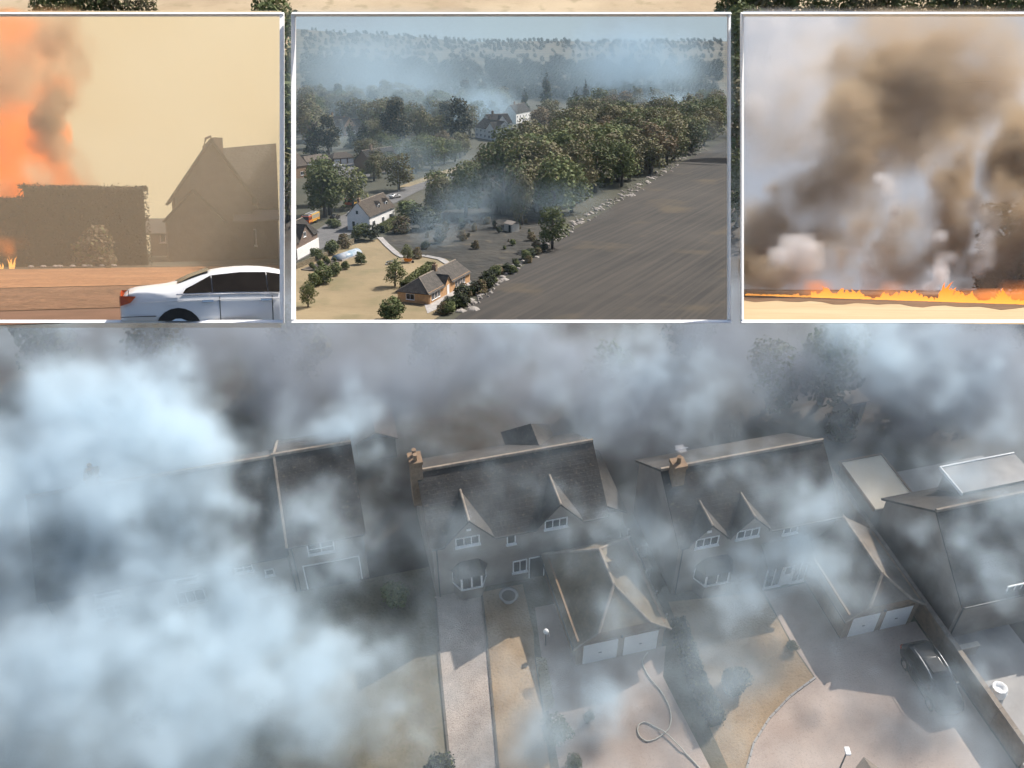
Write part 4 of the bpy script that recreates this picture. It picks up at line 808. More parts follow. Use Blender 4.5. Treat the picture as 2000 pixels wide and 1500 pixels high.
# the bungalow
M_['bungalow_roof'] = roofmat('weathered_grey_tiles', (.10, .092, .085), (.15, .135, .12), (.2, .17, .13))
M, L = at_house((838, 596), (918, 551))
bg = house(M, 'orange brick bungalow with mossy hipped roof by the dry lawn', L, 7.4, 2.6, 5.0, wins=[('front', L * .06 + k * 1.5, .7, 1.2, 1.5, 2, 1) for k in range(3)] + [('front', L * .62 + k * 1.4, .7, 1.1, 1.5, 2, 1) for k in range(4)] + [('left', 2, .8, 2, 1.3, 2, 1)],
           gables=[(L * .36, L * .52, 4.4)], chimneys=[(L * .5, 3.7, .9, .9, 6.2)], doors=[('front', L * .42, 0, 1, 2.1, 'white')], wm='brick_o', rm='bungalow_roof', hips=(3.2, 0), name='bungalow')
# white house
M, L = at_house((722, 452), (771, 430))
wh = house(M, 'white rendered house with two roof dormers beside the road', L, 7, 4.6, 8.4, wins=[('front', L * .12, 1.0, 1.9, 1.6, 2, 1), ('front', L * .48, 1.0, 1.9, 1.6, 2, 1), ('front', L * .78, 1.0, 1.9, 1.6, 2, 1), ('left', 2.8, 4.8, .9, 1.2, 1, 1), ('left', 1.5, 1.0, 1, 1.8, 1, 1)],
           gables=[], chimneys=[(L * .05, 3.5, .8, .8, 9.4)], wm='render_w', rm='roof_b')
for f in (.5, .8):
    d = part('dormer', MB().box(L * f - .8, L * f + .8, .9, 2.6, 5.0, 6.6), M_['render_w'], wh); part('dormer_roof', MB().slab([(L * f - 1, .7, 6.5), (L * f, .7, 7.4), (L * f, 3, 7.4), (L * f - 1, 3, 6.5)], .1).slab([(L * f, .7, 7.4), (L * f + 1, .7, 6.5), (L * f + 1, 3, 6.5), (L * f, 3, 7.4)], .1), M_['roof_b'], d)
    part('dormer_window', MB().box(L * f - .55, L * f + .55, .84, .898, 5.3, 6.3), M_['glass'], d)
# brick and white house, cut by the frame
M, L = at_house((560, 520), (622, 485))
bh = house(M, 'brick and white gabled house cut off by the left of the aerial view', L, 8, 4.8, 8.2, wins=[('front', L * .78, 1, 1.6, 1.4, 2, 1), ('front', L * .55, 4.9, 1.8, 1.3, 3, 1), ('front', L * .2, 1, 1.8, 1.5, 2, 1)], gables=[(L * .42, L * .82, 8.0)], doors=[('front', L * .5, 0, 2.6, 2.4, 'glass')], chimneys=[(L * .25, 4, 1, .8, 10)], wm='brick_d', rm='roof')
part('lower_wall', MB().box(L * .3, L, -.25, -.07, 0, 2.9), M_['render_w'], bh); trim(bh, [side_plane(571, -1)])
# houses in the haze
def far_house(a, b, W, ez, rz, label, wm, rm='roof', gab=(), win=True, ch=True):
    M, L = at_house(a, b); n = max(1, int(L / 5))
    return house(M, label, L, W, ez, rz, wins=[('front', L * (k + .3) / n, 1.0, 1.9, 1.5, 2, 1) for k in range(n)] + ([('front', L * (k + .3) / n, 3.8, 1.7, 1.2, 2, 1) for k in range(n)] if ez > 5 else []), gables=[(L * g0, L * g1, gz_) for g0, g1, gz_ in gab], chimneys=[(L * .3, W / 2, 1.2, .9, rz + 1.8)] if ch else [], wm=wm, rm=rm, pipes=False)
far_house((625, 262), (672, 266), 10, 5.4, 10.5, 'tan brick house with steep gable among hazy trees at upper left of the aerial view', 'brick', 'roof_b', [(.05, .3, 10)])
far_house((672, 266), (712, 262), 9, 5, 9, 'low-gabled house half hidden right of the tan brick one', 'brick_d', 'roof')
far_house((928, 268), (968, 276), 11, 6, 10.5, 'cream gabled mansion wing smothered in smoke', 'render_w', 'roof', [(.55, .95, 9.5)])
far_house((958, 264), (1000, 262), 12, 7, 11.5, 'tall cream gabled mansion beside the dark pine', 'render_w', 'roof', [(.3, .8, 11)])
far_house((1008, 242), (1036, 236), 9, 7, 12, 'pale pointed house beyond the mansion, between trees', 'render_w', 'roof')
far_house((725, 340), (782, 330), 9, 5, 9.4, 'dark gabled house behind the round tree in the aerial view', 'brick', 'roof', [(.1, .4, 8.4), (.6, .9, 8)])
trim(far_house((560, 352), (602, 345), 10, 5, 9, 'brick house end at the left edge of the aerial view above the big trees', 'brick', 'roof_b'), [side_plane(571, -1)])
# garage blocks with their doors
for (a, b, n, lab) in (((600, 330), (645, 322), 4, 'garage block with four dark doors at left of the aerial view'), ((652, 322), (692, 319), 3, 'garage block with three white doors at left of the aerial view')):
    M, L = at_house(a, b); t = thing('garage_block', lab, 'garage', M); part('wall', MB().box(0, L, 0, 7, 0, 2.8), M_['brick_d'], t)
    part('roof', MB().slab([(-.4, -.4, 2.8), (L + .4, -.4, 2.8), (L - 2, 3.5, 5), (2, 3.5, 5)], .15).slab([(2, 3.5, 5), (L - 2, 3.5, 5), (L + .4, 7.4, 2.8), (-.4, 7.4, 2.8)], .15).slab([(-.4, -.4, 2.8), (2, 3.5, 5), (-.4, 7.4, 2.8)], .15).slab([(L + .4, -.4, 2.8), (L + .4, 7.4, 2.8), (L - 2, 3.5, 5)], .15), M_['roof_b'], t)
    for k in range(n): part('garage_door', MB().box(L * (k + .1) / n, L * (k + .9) / n, -.08, .01, .05, 2.3), M_['white' if n == 3 else 'steel'], t)
# vehicles on the road
p, q = S.at(680, 404, .2), S.at(719, 387, .2); fire_engine(SM @ Matrix.Translation(p) @ Matrix.Rotation(yawto(p, q), 4, 'Z'), 'yellow and red fire engine behind the white house')
p, q = S.at(597, 440, .2), S.at(634, 424, .2); fire_engine(SM @ Matrix.Translation(p) @ Matrix.Rotation(yawto(p, q), 4, 'Z'), 'yellow fire engine at the left, above the brick and white house')
silver = mat('silver_paint', (.5, .5, .5), (.55, .55, .55), 1, .3, metal=.4); blk = mat('black_paint', (.02, .02, .022), (.03, .03, .03), 1, .25)
for (a, b, pm, lab) in (((682, 421), (700, 414), silver, 'silver car beside the white house'), ((648, 430), (664, 424), blk, 'black car between the two fire engines'), ((762, 388), (781, 385), silver, 'grey car on the road beyond the white house'), ((650, 327), (662, 326), silver, 'white car parked before the three white garage doors')):
    p, q = S.at(*a, .2), S.at(*b, .2); car(SM @ Matrix.Translation(p) @ Matrix.Rotation(yawto(p, q), 4, 'Z'), lab, pm, 'sedan', full=False)
# garden things
p, q = S.at(668, 511), S.at(708, 497); M = SM @ Matrix.Translation(p) @ Matrix.Rotation(yawto(p, q), 4, 'Z'); L = (q - p).length; t = thing('polytunnel', 'low white and blue covered tunnel bed on the dry lawn', 'tunnel', M)
prof = [(math.cos(R(a)) * 1.6, math.sin(R(a)) * 1.3 + .25) for a in range(0, 181, 20)]; n = len(prof)
part('cover', MB().add([(x, y + 1.6, z) for x in (0, L) for y, z in prof], [(i, i + 1, n + i + 1, n + i) for i in range(n - 1)] + [tuple(range(n)), tuple(range(2 * n - 1, n - 1, -1))]), mat('tunnel_sheet', (.55, .56, .58), (.16, .24, .32), .35, .4), t, True)
part('base_board', MB().box(0, L, -.1, 0, 0, .5).box(0, L, 3.2, 3.3, 0, .5).box(-.1, 0, -.1, 3.3, 0, .5).box(L, L + .1, -.1, 3.3, 0, .5), M_['slabs'], t)
p, q = S.at(617, 531), S.at(664, 512); M = SM @ Matrix.Translation(p) @ Matrix.Rotation(yawto(p, q), 4, 'Z'); L = (q - p).length; t = thing('vegetable_bed', 'dark soil vegetable bed beside the covered tunnel', 'garden bed', M)
part('soil', MB().box(0, L, 0, 4.2, 0, .3), M_['soil'], t); cr_, _, _ = PROTO['bush']
for k in range(7): link('crop_plant', cr_, t, Matrix.Translation((L * (k + .5) / 7, 1 + 1.6 * (k % 2), .25)) @ Matrix.Scale(1.3 + .3 * (k % 3), 4))
p, q = S.at(985, 451), S.at(1007, 456); M = SM @ Matrix.Translation(p) @ Matrix.Rotation(yawto(p, q), 4, 'Z'); t = thing('garden_shed', 'small cream shed standing alone in the smoking garden', 'shed', M)
part('wall', MB().box(0, 3.6, 0, 2.8, 0, 2.4), M_['hose'], t); part('roof', MB().slab([(-.2, -.2, 2.3), (3.8, -.2, 2.3), (3.8, 1.4, 3.1), (-.2, 1.4, 3.1)], .1).slab([(-.2, 1.4, 3.1), (3.8, 1.4, 3.1), (3.8, 3, 2.3), (-.2, 3, 2.3)], .1), M_['wall'], t); part('door', MB().box(2.0, 3.0, -.05, -.002, 0, 2), M_['dark'], t)
# garden wall of stone blocks
P = [S.at(578, 526), S.at(640, 500), S.at(690, 475)]; t = thing('stone_wall', 'low tan stone wall along the top of the dry lawn', 'wall', SM); r_ = random.Random(3)
for a, b in zip(P, P[1:]):
    n = int((b - a).length / 2.2); d = (b - a) / n; an = math.atan2(d.y, d.x)
    for i in range(n): part('stone', MB().box(.03, d.length - .03, -.3, .3, 0, 1.3 + r_.uniform(-.1, .1), Matrix.Translation(a + d * i) @ Matrix.Rotation(an, 4, 'Z')), M_['gravel_y'], t)
a, b = S.at(792, 572), S.at(842, 532); hedge(SM @ Matrix.Translation(a), 'clipped green hedge beside the bungalow terrace', [(0, 0), ((b - a).x, (b - a).y)], 2.6, 2.4, ['leaf_y', 'leaf_g'], 18, .28)
a, b = S.at(745, 455), S.at(775, 437); hedge(SM @ Matrix.Translation(a), 'light green hedge below the white house', [(0, 0), ((b - a).x, (b - a).y)], 2.6, 2.2, ['leaf_y', 'leaf_g'], 18, .28)
for (px, py, lab) in ((765, 516, 'dark garden table on the lawn near the curved path'), (797, 514, 'orange barrow below the small tree on the lawn')):
    t = thing('garden_table' if 'table' in lab else 'wheelbarrow', lab, 'table' if 'table' in lab else 'barrow', SM @ Matrix.Translation(S.at(px, py)))
    if 'table' in lab:
        part('top', MB().lathe([(1.1, .7), (1.1, .78)], 12), M_['gutter'], t)
        for k in range(4): a_ = R(45 + 90 * k); part('leg', MB().tube([(.7 * math.cos(a_), .7 * math.sin(a_), 0), (.5 * math.cos(a_), .5 * math.sin(a_), .7)], .06), M_['gutter'], t); part('stool', MB().lathe([(.3, 0), (.3, .45)], 8, (1.7 * math.cos(a_), 1.7 * math.sin(a_), 0)), M_['steel'], t)
    else:
        part('tray', MB().add([(-.7, -.5, .5), (.7, -.5, .5), (.7, .5, .5), (-.7, .5, .5), (-1, -.7, 1.1), (1.1, -.7, 1.0), (1.1, .7, 1.0), (-1, .7, 1.1)], [(0, 3, 2, 1), (0, 1, 5, 4), (1, 2, 6, 5), (2, 3, 7, 6), (3, 0, 4, 7)]), mat('orange_paint', (.7, .25, .02), (.75, .3, .03), 2, .5), t)
        part('wheel', MB().lathe([(.1, -.08), (.35, -.08), (.35, .08), (.1, .08)], 12, (1.2, 0, .35), 'Y'), M_['dark'], t)
        for s_ in (-1, 1): part('handle', MB().tube([(1.2, 0, .35), (0, s_ * .35, .5), (-1.6, s_ * .4, .8)], .05), M_['steel'], t)
t = thing('lamp_post', 'thin lamp post on the verge beside the road', 'lamp', SM @ Matrix.Translation(S.at(779, 375))); part('pole', MB().tube([(0, 0, 0), (0, 0, 8)], .12), M_['steel'], t); part('lamp_head', MB().box(-.2, 1.2, -.15, .15, 7.9, 8.15), M_['steel'], t)

# trees one can point at
def keep_in(p, r):
    w0 = half(p.y, r) * (426 / 428) - r; return Vector((max(-w0, min(w0, p.x)), p.y, p.z))
def mt(key, px, py, h, label, wide=1.0, name='tree', group=None): return tree(key, TM(S, keep_in(S.at(px, py), h * wide * (.46 if key[0] == 'r' else .62 if key[0] == 'b' else .3)), h, wide), label, group, name, 'tree' if name == 'tree' else 'shrub', trunk=(name == 'tree'))
for a in (('round0', 602, 425, 17, 'big leafy tree at left of the aerial view above the first fire engine', 1.15), ('round3', 645, 420, 17, 'big leafy tree between the fire engines and the garages', 1.15), ('round5', 690, 408, 15, 'paler tree right of the big leafy pair behind the second fire engine', 1.1), ('round0', 580, 400, 17, 'large tree at the left edge of the aerial view', 1.1),
          ('round1', 780, 372, 14, 'hazy brown round tree beside the road', 1.3), ('pine', 898, 296, 25, 'tall dark pine beside the cream mansion', 1.15), ('pine', 778, 292, 24, 'dark pine half veiled by smoke left of the mansion', 1.2), ('round1', 850, 296, 18, 'olive tree left of the tall dark pine', 1.1), ('round4', 868, 312, 14, 'brownish tree at the foot of the tall dark pine', 1.1),
          ('cone0', 1066, 214, 30, 'spired conifer rising from the smoke above the wood', 1.1), ('cone2', 1142, 226, 26, 'slim conifer of the pair at the far side of the wood', 1.2), ('cone1', 1124, 230, 22, 'broader conifer of the pair at the far side of the wood', 1.1), ('cone0', 1025, 232, 22, 'grey conifer in smoke beyond the pale pointed house', 1.1),
          ('round4', 1215, 232, 20, 'dark copper tree standing above the smoke in the wood', 1.4), ('round4', 1180, 245, 18, 'brown-topped tree left of the dark copper one', 1.3),
          ('round0', 910, 425, 17, 'tree with bare lower trunk above the scorched garden', 1.1), ('round2', 855, 430, 14, 'dark tree beside the white house garden', 1.2), ('round3', 985, 420, 24, 'tall green tree at the left front of the wood', 1.1), ('round2', 1020, 440, 16, 'slender tree left of the cream shed', .8),
          ('round0', 1078, 487, 12, 'green tree on the ash strip at the corner of the burnt field', 1.15), ('round5', 772, 560, 7, 'lone fruit tree casting a shadow on the dry lawn', 1.1), ('round5', 797, 512, 5, 'little tree above the orange barrow', 1.0), ('bush', 765, 626, 5, 'dark tree at the bottom of the dry lawn', 1.2),
          ('round5', 588, 600, 6, 'light tree at the left edge of the dry lawn', 1.0)): mt(*a[:5], wide=a[5])
for a in (('bush', 632, 553, 4.5, 'group bush casting shade on the lower lawn', 1.2), ('bush', 655, 538, 3.4, 'smaller bush right of the group bush on the lawn', 1.1), ('bush', 615, 560, 3.4, 'smaller bush left of the group bush on the lawn', 1.1), ('bush', 704, 517, 3.5, 'small round bush below the covered tunnel', .9), ('bush', 675, 527, 2.4, 'low bush between tunnel and group bush', 1.0),
          ('bush_o', 672, 485, 4, 'brown bush on the stone wall', 1.0), ('bush', 648, 497, 4, 'green bush in front of the stone wall', 1.1), ('bush', 618, 508, 3.4, 'low green bush at the left of the stone wall', 1.2), ('bush', 705, 468, 5, 'leafy shrub below the white house forecourt', 1.2), ('bush_d', 728, 470, 5, 'dark shrub by the white house path', 1.1),
          ('bush_o', 785, 455, 5, 'rusty shrub at the edge of the scorched garden', 1.4), ('bush', 800, 432, 7, 'bright shrub right of the white house', 1.4), ('bush_d', 828, 448, 7, 'dark shrub in the scorched garden', 1.5), ('bush', 652, 445, 3, 'rounded shrub on the traffic island', 1.8), ('bush_o', 815, 505, 3, 'dry brown shrub by the curved path', 1.0), ('bush_o', 902, 470, 3, 'dead pale shrub in the scorched garden', 1.1), ('bush_o', 860, 475, 5, 'bare shrub in the middle of the scorched garden', .8)): mt(*a[:5], wide=a[5], name='shrub')
# hedgerow of scrub between garden and field
for k in range(34):
    t_ = k / 33; mt(('bush_o', 'bush', 'bush_d')[k % 3], 866 + 195 * t_ + r_.uniform(-14, 8), 618 - 130 * t_ + r_.uniform(-7, 3), r_.uniform(1.0, 3.4), 'scrubby bush in the scorched row between bungalow and burnt field', 1.3, 'shrub', 'scrub along the burnt field')
# burnt stumps and dead shrubs left in the scorched garden
for k in range(26):
    px, py = r_.uniform(830, 1060), r_.uniform(425, 490)
    if py < 500 - (px - 830) * .12 + 8: mt(('bush_o', 'bush_d', 'bush_o', 'bush')[k % 4], px, py, r_.uniform(.8, 2.6), 'charred low shrub among the ashes of the scorched garden', r_.uniform(.7, 1.3), 'shrub', 'charred shrubs')
# the wood
r_ = random.Random(11); placed = []
def inside(x, y, P):
    c = False; n = len(P)
    for i in range(n):
        (x1, y1), (x2, y2) = P[i], P[(i + 1) % n]
        if (y1 > y) != (y2 > y) and x < (x2 - x1) * (y - y1) / (y2 - y1) + x1: c = not c
    return c
def blocked(a, b):                            # keep the view of the cream mansion and the garages clear
    v = S.M @ Vector((a, b, 0)) - EYE; q = Matrix.Rotation(R(90) - PITCH, 3, 'X').transposed() @ v; px, py = 1000 - FPX * q.x / q.z, 750 + FPX * q.y / q.z
    return (918 < px < 1046 and 246 < py < 312) or (585 < px < 705 and 318 < py < 350) or (618 < px < 715 and 260 < py < 288)
def bake(name, items, label):
    """trees too many to name singly: one body of leaves"""
    out, mi, mats = [], [], []
    for key, M in items:
        me = PROTO[key][0]; co = np.empty(len(me.vertices) * 3, np.float32); me.vertices.foreach_get('co', co); co = co.reshape(-1, 3); m4 = np.array(M); out.append(co @ m4[:3, :3].T + m4[:3, 3])
        ix = np.empty(len(me.polygons), np.int32); me.polygons.foreach_get('material_index', ix); lut = []
        for m in me.materials:
            if m not in mats: mats.append(m)
            lut.append(mats.index(m))
        mi.append(np.array(lut)[ix])
    co = np.concatenate(out).astype(np.float32); nq = len(co) // 4; me = bpy.data.meshes.new(name)
    me.vertices.add(4 * nq); me.vertices.foreach_set('co', co.ravel()); me.loops.add(4 * nq); me.loops.foreach_set('vertex_index', np.arange(4 * nq)); me.polygons.add(nq); me.polygons.foreach_set('loop_start', np.arange(0, 4 * nq, 4)); me.polygons.foreach_set('material_index', np.concatenate(mi))
    for m in mats: me.materials.append(m)
    me.update(calc_edges=True); struct(name, me, None, S.M, 'stuff', label)
def wood(P, step, hmin, hmax, keys, label, group, limit, single=999, mass=None):
    q = [S.at(a, b) for a, b in P]; PP = [(v.x, v.y) for v in q]; x0, x1 = min(p[0] for p in PP), max(p[0] for p in PP); y0, y1 = min(p[1] for p in PP), max(p[1] for p in PP); n = 0; y = y0; rest = []
    while y < y1 and n < limit:
        x = x0 + r_.uniform(0, step)
        while x < x1:
            a, b = x + r_.uniform(-.35, .35) * step, y + r_.uniform(-.35, .35) * step
            if inside(a, b, PP) and not blocked(a, b) and all((a - c) ** 2 + (b - d) ** 2 > (step * .6) ** 2 for c, d in placed):
                placed.append((a, b)); key = r_.choice(keys); M = TM(S, keep_in(Vector((a, b, hill(a, b))), 9.5), r_.uniform(hmin, hmax), r_.uniform(1.1, 1.4)); n += 1
                if n <= single: tree(key, M, label, group)
                else: rest.append((key, S.I @ M))
            x += step
        y += step
    if rest: bake('tree_mass', rest, mass)
wood([(1005, 415), (1080, 440), (1135, 425), (1215, 375), (1300, 325), (1400, 275), (1440, 258), (1440, 245), (1300, 262), (1150, 282), (1060, 305), (985, 345), (960, 380)], 11.5, 15, 22, ['round1', 'round2', 'round3', 'round0', 'round1', 'round2', 'round4'], 'broadleaf tree in the dense wood beside the burnt field', 'wood beside the burnt field', 130)
wood([(985, 340), (1060, 300), (1150, 280), (1300, 258), (1440, 240), (1440, 215), (1150, 225), (1000, 262), (985, 290)], 19, 15, 21, ['round1', 'round2', 'round4', 'round3', 'cone1'], 'tree veiled by smoke at the back of the wood', 'smoky back of the wood', 110, 8, 'far trees of the wood merging in smoke')
wood([(835, 425), (900, 432), (1000, 425), (1000, 345), (935, 345), (850, 378)], 12, 9, 15, ['round2', 'round3', 'round0', 'round1'], 'tree of the thicket between road and scorched garden', 'thicket by the road', 40)
wood([(700, 372), (770, 350), (850, 330), (930, 318), (930, 296), (800, 300), (700, 305), (715, 340)], 13, 8, 14, ['round2', 'round1', 'round3'], 'low hazy tree between the road and the village houses', 'hazy trees along the road', 40)
wood([(560, 312), (720, 296), (860, 290), (920, 268), (985, 258), (1000, 212), (560, 212)], 16, 12, 22, ['round2', 'round1', 'pine', 'round3', 'cone1'], 'dim tree in blue haze around the village houses', 'hazy village trees', 240, 76, 'far trees round the village merging in blue haze')
# woods and hedgerows too far to count
r2 = np.random.default_rng(4); base, _, _ = PROTO['round2']; src = np.empty(len(base.vertices) * 3, np.float32); base.vertices.foreach_get('co', src); src = src.reshape(-1, 4, 3)[:260]; ctr = src.mean(1, keepdims=True); src = ctr + (src - ctr) * 2.0; out = []
for k in range(1700):
    band = k % 5
    if band < 2: y = r2.uniform(880, 1060); x = r2.uniform(-.95, .95) * half(y)
    elif band == 2: y = 1080 + 25 * r2.normal(); x = r2.uniform(-.96, .96) * half(y, 45)
    elif band == 3: y = 1270 + 30 * r2.normal(); x = r2.uniform(-.96, .96) * half(y, 45)
    else: y = r2.choice([1180, 1340, 1425]) + 6 * r2.normal(); x = r2.uniform(-.96, .96) * half(y, 45)
    y = min(y, 1432); h = r2.uniform(8, 14) if band < 3 else r2.uniform(4, 7)
    out.append(src * np.array([h * 1.35, h * 1.35, h]) + np.array([x, y, hill(x, y) - h * .2]))
co = np.concatenate(out).reshape(-1, 3); me = bpy.data.meshes.new('distant_woodland'); nq = len(co) // 4
me.vertices.add(4 * nq); me.vertices.foreach_set('co', co.astype(np.float32).ravel()); me.loops.add(4 * nq); me.loops.foreach_set('vertex_index', np.arange(4 * nq)); me.polygons.add(nq); me.polygons.foreach_set('loop_start', np.arange(0, 4 * nq, 4)); me.materials.append(M_['leaf_d']); me.update(calc_edges=True)
struct('distant_woodland', me, None, SM, 'stuff', 'dark woods and hedgerows on the far hills')
# sky wall curving round the back of the stage
sk = MB(); n = 12; top_ = S.wall(1000, 23, 1438).z; wb_, wt_ = half(1438, 40), half(1438, top_)
sk.add([((wb_ if z < 60 else wt_) * (-1 + 2 * i / n), 1438 + 14 * (1 - (-1 + 2 * i / n) ** 2), z) for z in (40, top_) for i in range(n + 1)], [(i, i + 1, n + 2 + i, n + 1 + i) for i in range(n)])
struct('sky', sk, emit('pale_sky', (.27, .32, .36), (.36, .46, .48), 1.0, .0016), SM)
# smoke over the village
vm = Cloud((-13, 5.7, -.02), (13, 45.3, 3.6), (100, 130, 20), 31, .35, .12)
def mpuff(px, py, y, r, tau, sq=.8):
    c = S.wall(px, py, y) * S.s; vm.puff((c.x, c.y, c.z), r * S.s, tau * (.7 if y > 700 else 1), sq)
for a in ((850, 328, 420, 16, .5), (900, 300, 460, 15, .55), (940, 285, 480, 10, .7), (885, 338, 400, 11, .45), (1250, 135, 900, 55, 1.5), (1200, 150, 900, 50, 1.0), (1300, 130, 930, 45, .9), (1350, 160, 850, 40, .7), (1285, 218, 620, 18, 1.6), (1200, 205, 700, 32, .8), (1100, 150, 850, 60, .5), (1000, 160, 850, 60, .5), (1010, 215, 700, 20, .6),
          (1045, 408, 318, 4, .5), (965, 440, 285, 6, .4), (930, 490, 240, 5, .5), (1000, 460, 265, 6, .35), (1060, 465, 262, 5, .3), (640, 150, 850, 80, .4), (780, 130, 900, 80, .4), (900, 140, 900, 80, .45), (1390, 200, 720, 30, .7), (690, 225, 650, 40, .6), (830, 235, 620, 36, .7), (620, 270, 540, 26, .4), (760, 180, 760, 50, .6), (950, 225, 660, 26, .7), (700, 290, 480, 24, .4), (1370, 285, 480, 18, .3)): mpuff(*a)
yy = vm.Y / S.s
hz = np.where(yy < 300, .005, np.where(yy < 900, .004 + .016 * ((yy - 300) / 600), .019)); left_ = np.clip((-vm.X / np.maximum(vm.Y, 1) + .08) / .12, 0, 1)
vm.d += hz * (.55 + .9 * left_) * np.clip(1 + .5 * vm.n, .2, 2) * np.clip((3.2 - vm.Z) / 2, 0, 1)
vm.done(.005); box_mask(vm, S, 570, 1428)
volume('smoke', S.T @ S.R, vm.lo, vm.hi, vm.res, vm.d, volmat('blue_smoke', (.52, .68, .80), 0, rate=6), 'blue haze and smoke wisps over the village and wood')

# ------------------------------------------------------------------ left view: burning hedge, house and white car in orange haze
S = LEFT; SM = S.M
def edge_x(px, y): return S.wall(px, 500, y).x
LX = lambda y: edge_x(-360, y)               # the stage narrows towards the frame: left and right limits at depth y
RX = lambda y: edge_x(549.5, y)
def lsheet(name, y0, y1, z, m, n=8):
    ys = [y0 + (y1 - y0) * i / n for i in range(n + 1)]
    return struct(name, MB().sheet([(RX(y), y, z) for y in ys] + [(LX(y), y, z) for y in ys[::-1]]), m, SM)
o_grass = mat('orange_dry_grass', (.27, .125, .055), (.36, .175, .08), .35, .95, .5, stripes=(0, .8, (.19, .085, .04), .6), fine=(2.5, (.19, .085, .04), .56))
b_grass = mat('trodden_verge', (.13, .065, .032), (.19, .095, .05), .5, .95, .6, fine=(3, (.27, .14, .07), .58))
yf0 = S.at(270, 627).y
lsheet('ground', yf0, 92, 0, M_['terrain'])
lsheet('road', yf0, 33, .02, mat('dusty_road', (.12, .06, .033), (.17, .085, .05), .4, .9, .1))
lsheet('verge', 28, 38, .04, b_grass); lsheet('dry_grass', 38, 54, .06, o_grass); lsheet('kerb', 54.0, 54.5, .14, M_['brick'])
def wl(px, py, y): return S.wall(px, py, y)
# the long hedge
a, b = wl(-330, 515, 57), wl(288, 515, 57); zt = wl(200, 366, 57).z; a.z = b.z = 0
wd = 2.6
hedge(SM @ Matrix.Translation((a.x, 58.2, 0)), 'tall square-cut dark hedge in front of the fire', [(0, 0), (b.x - a.x - 6.0, 0)], wd, zt * .84, ['leaf_d', 'core'], 110, .075, taper=.97, jit=.02)
hedge(SM @ Matrix.Translation((b.x - 5.9, 58.2, 0)), 'clean-cut end block of the tall hedge beside the house', [(0, 0), (5.9, 0)], wd, zt, ['leaf_d', 'core'], 130, .065, taper=.985, jit=.015)
p = wl(190, 512, 55.2); p.z = 0; tree('bush_o', TM(S, p, 2.25, 1.0), 'pale rounded bush in front of the tall hedge', None, 'shrub', 'shrub', False)
p = wl(160, 512, 55.0); p.z = 0; tree('bush_o', TM(S, p, .9, 1.3), 'low dry bush left of the pale rounded one', None, 'shrub', 'shrub', False)
# the big house: gable end towards the road, long roof to the right
yb = 66.0
pe, pr, pd = wl(330, 375, yb), wl(412, 270, yb), wl(330, 500, yb)
x0, x1 = pe.x + .35, 2 * pr.x - pe.x - .35; ez_, rz_ = pe.z, pr.z
big = thing('house', 'large steep-gabled house, dim in orange haze at the right of the left-hand view', 'house', SM @ Matrix.Translation((0, yb, 0)))
xr = RX(yb) - .06
def clip_x(P, xm):                            # keep the part of a polygon left of the stage edge
    out = []
    for i in range(len(P)):
        a, b = Vector(P[i]), Vector(P[(i + 1) % len(P)]); lim = lambda q: RX(yb + q.y) - .05
        fa, fb = lim(a) - a.x, lim(b) - b.x
        if fa >= 0: out.append(a)
        if (fa >= 0) != (fb >= 0): out.append(a.lerp(b, fa / (fa - fb)))
    return out
xc = pr.x
part('wall', MB().add([(x0, 0, 0), (min(x1, xr), 0, 0), (min(x1, xr), 0, ez_), (xc, 0, rz_ - .1), (x0, 0, ez_), (x0, 7, 0), (min(x1, xr), 7, 0), (min(x1, xr), 7, ez_), (xc, 7, rz_ - .1), (x0, 7, ez_)], [(0, 1, 2, 3, 4), (9, 8, 7, 6, 5), (0, 5, 6, 1), (0, 4, 9, 5), (1, 6, 7, 2)]), M_['brick_d'], big)
sl_ = (rz_ - ez_) / (xc - x0); xe = x0 - .45; ze = ez_ - .45 * sl_
rf = part('roof', MB().slab([(xe, -.4, ze), (xc, -.4, rz_), (xc, 7.3, rz_), (xe, 7.3, ze)], .16), M_['roof'], big)
part('roof_slope', MB().slab(clip_x([(xc, -.4, rz_), (2 * xc - xe, -.4, ze), (2 * xc - xe, 7.3, ze), (xc, 7.3, rz_)], xr), .16), M_['roof'], big)
zr2 = wl(546, 266, yb + 4.5).z
part('main_roof', MB().slab(clip_x([(xc + .3, 4.5, rz_ - .35), (xc + 9, 4.5, zr2), (xc + 9, .6, 3.4), (xc + 2.9, .6, 3.4)], xr), .16), M_['roof'], big)
part('main_wall', MB().prism([(xc + .5, .9), (xr - .02, .9), (RX(yb + 7) - .1, 7), (xc + .5, 7)], 0, 3.6), M_['brick_d'], big)
part('chimney', MB().box(xc + .35, xc + 1.0, 3.4, 4.2, rz_ - 1, rz_ + .35), M_['brick_d'], rf); part('finial', MB().tube([(xc - .5, -.3, rz_ - .6), (xc - .35, -.3, rz_ - .05), (xc, -.3, rz_ + .1)], .09), M_['brick_d'], rf)
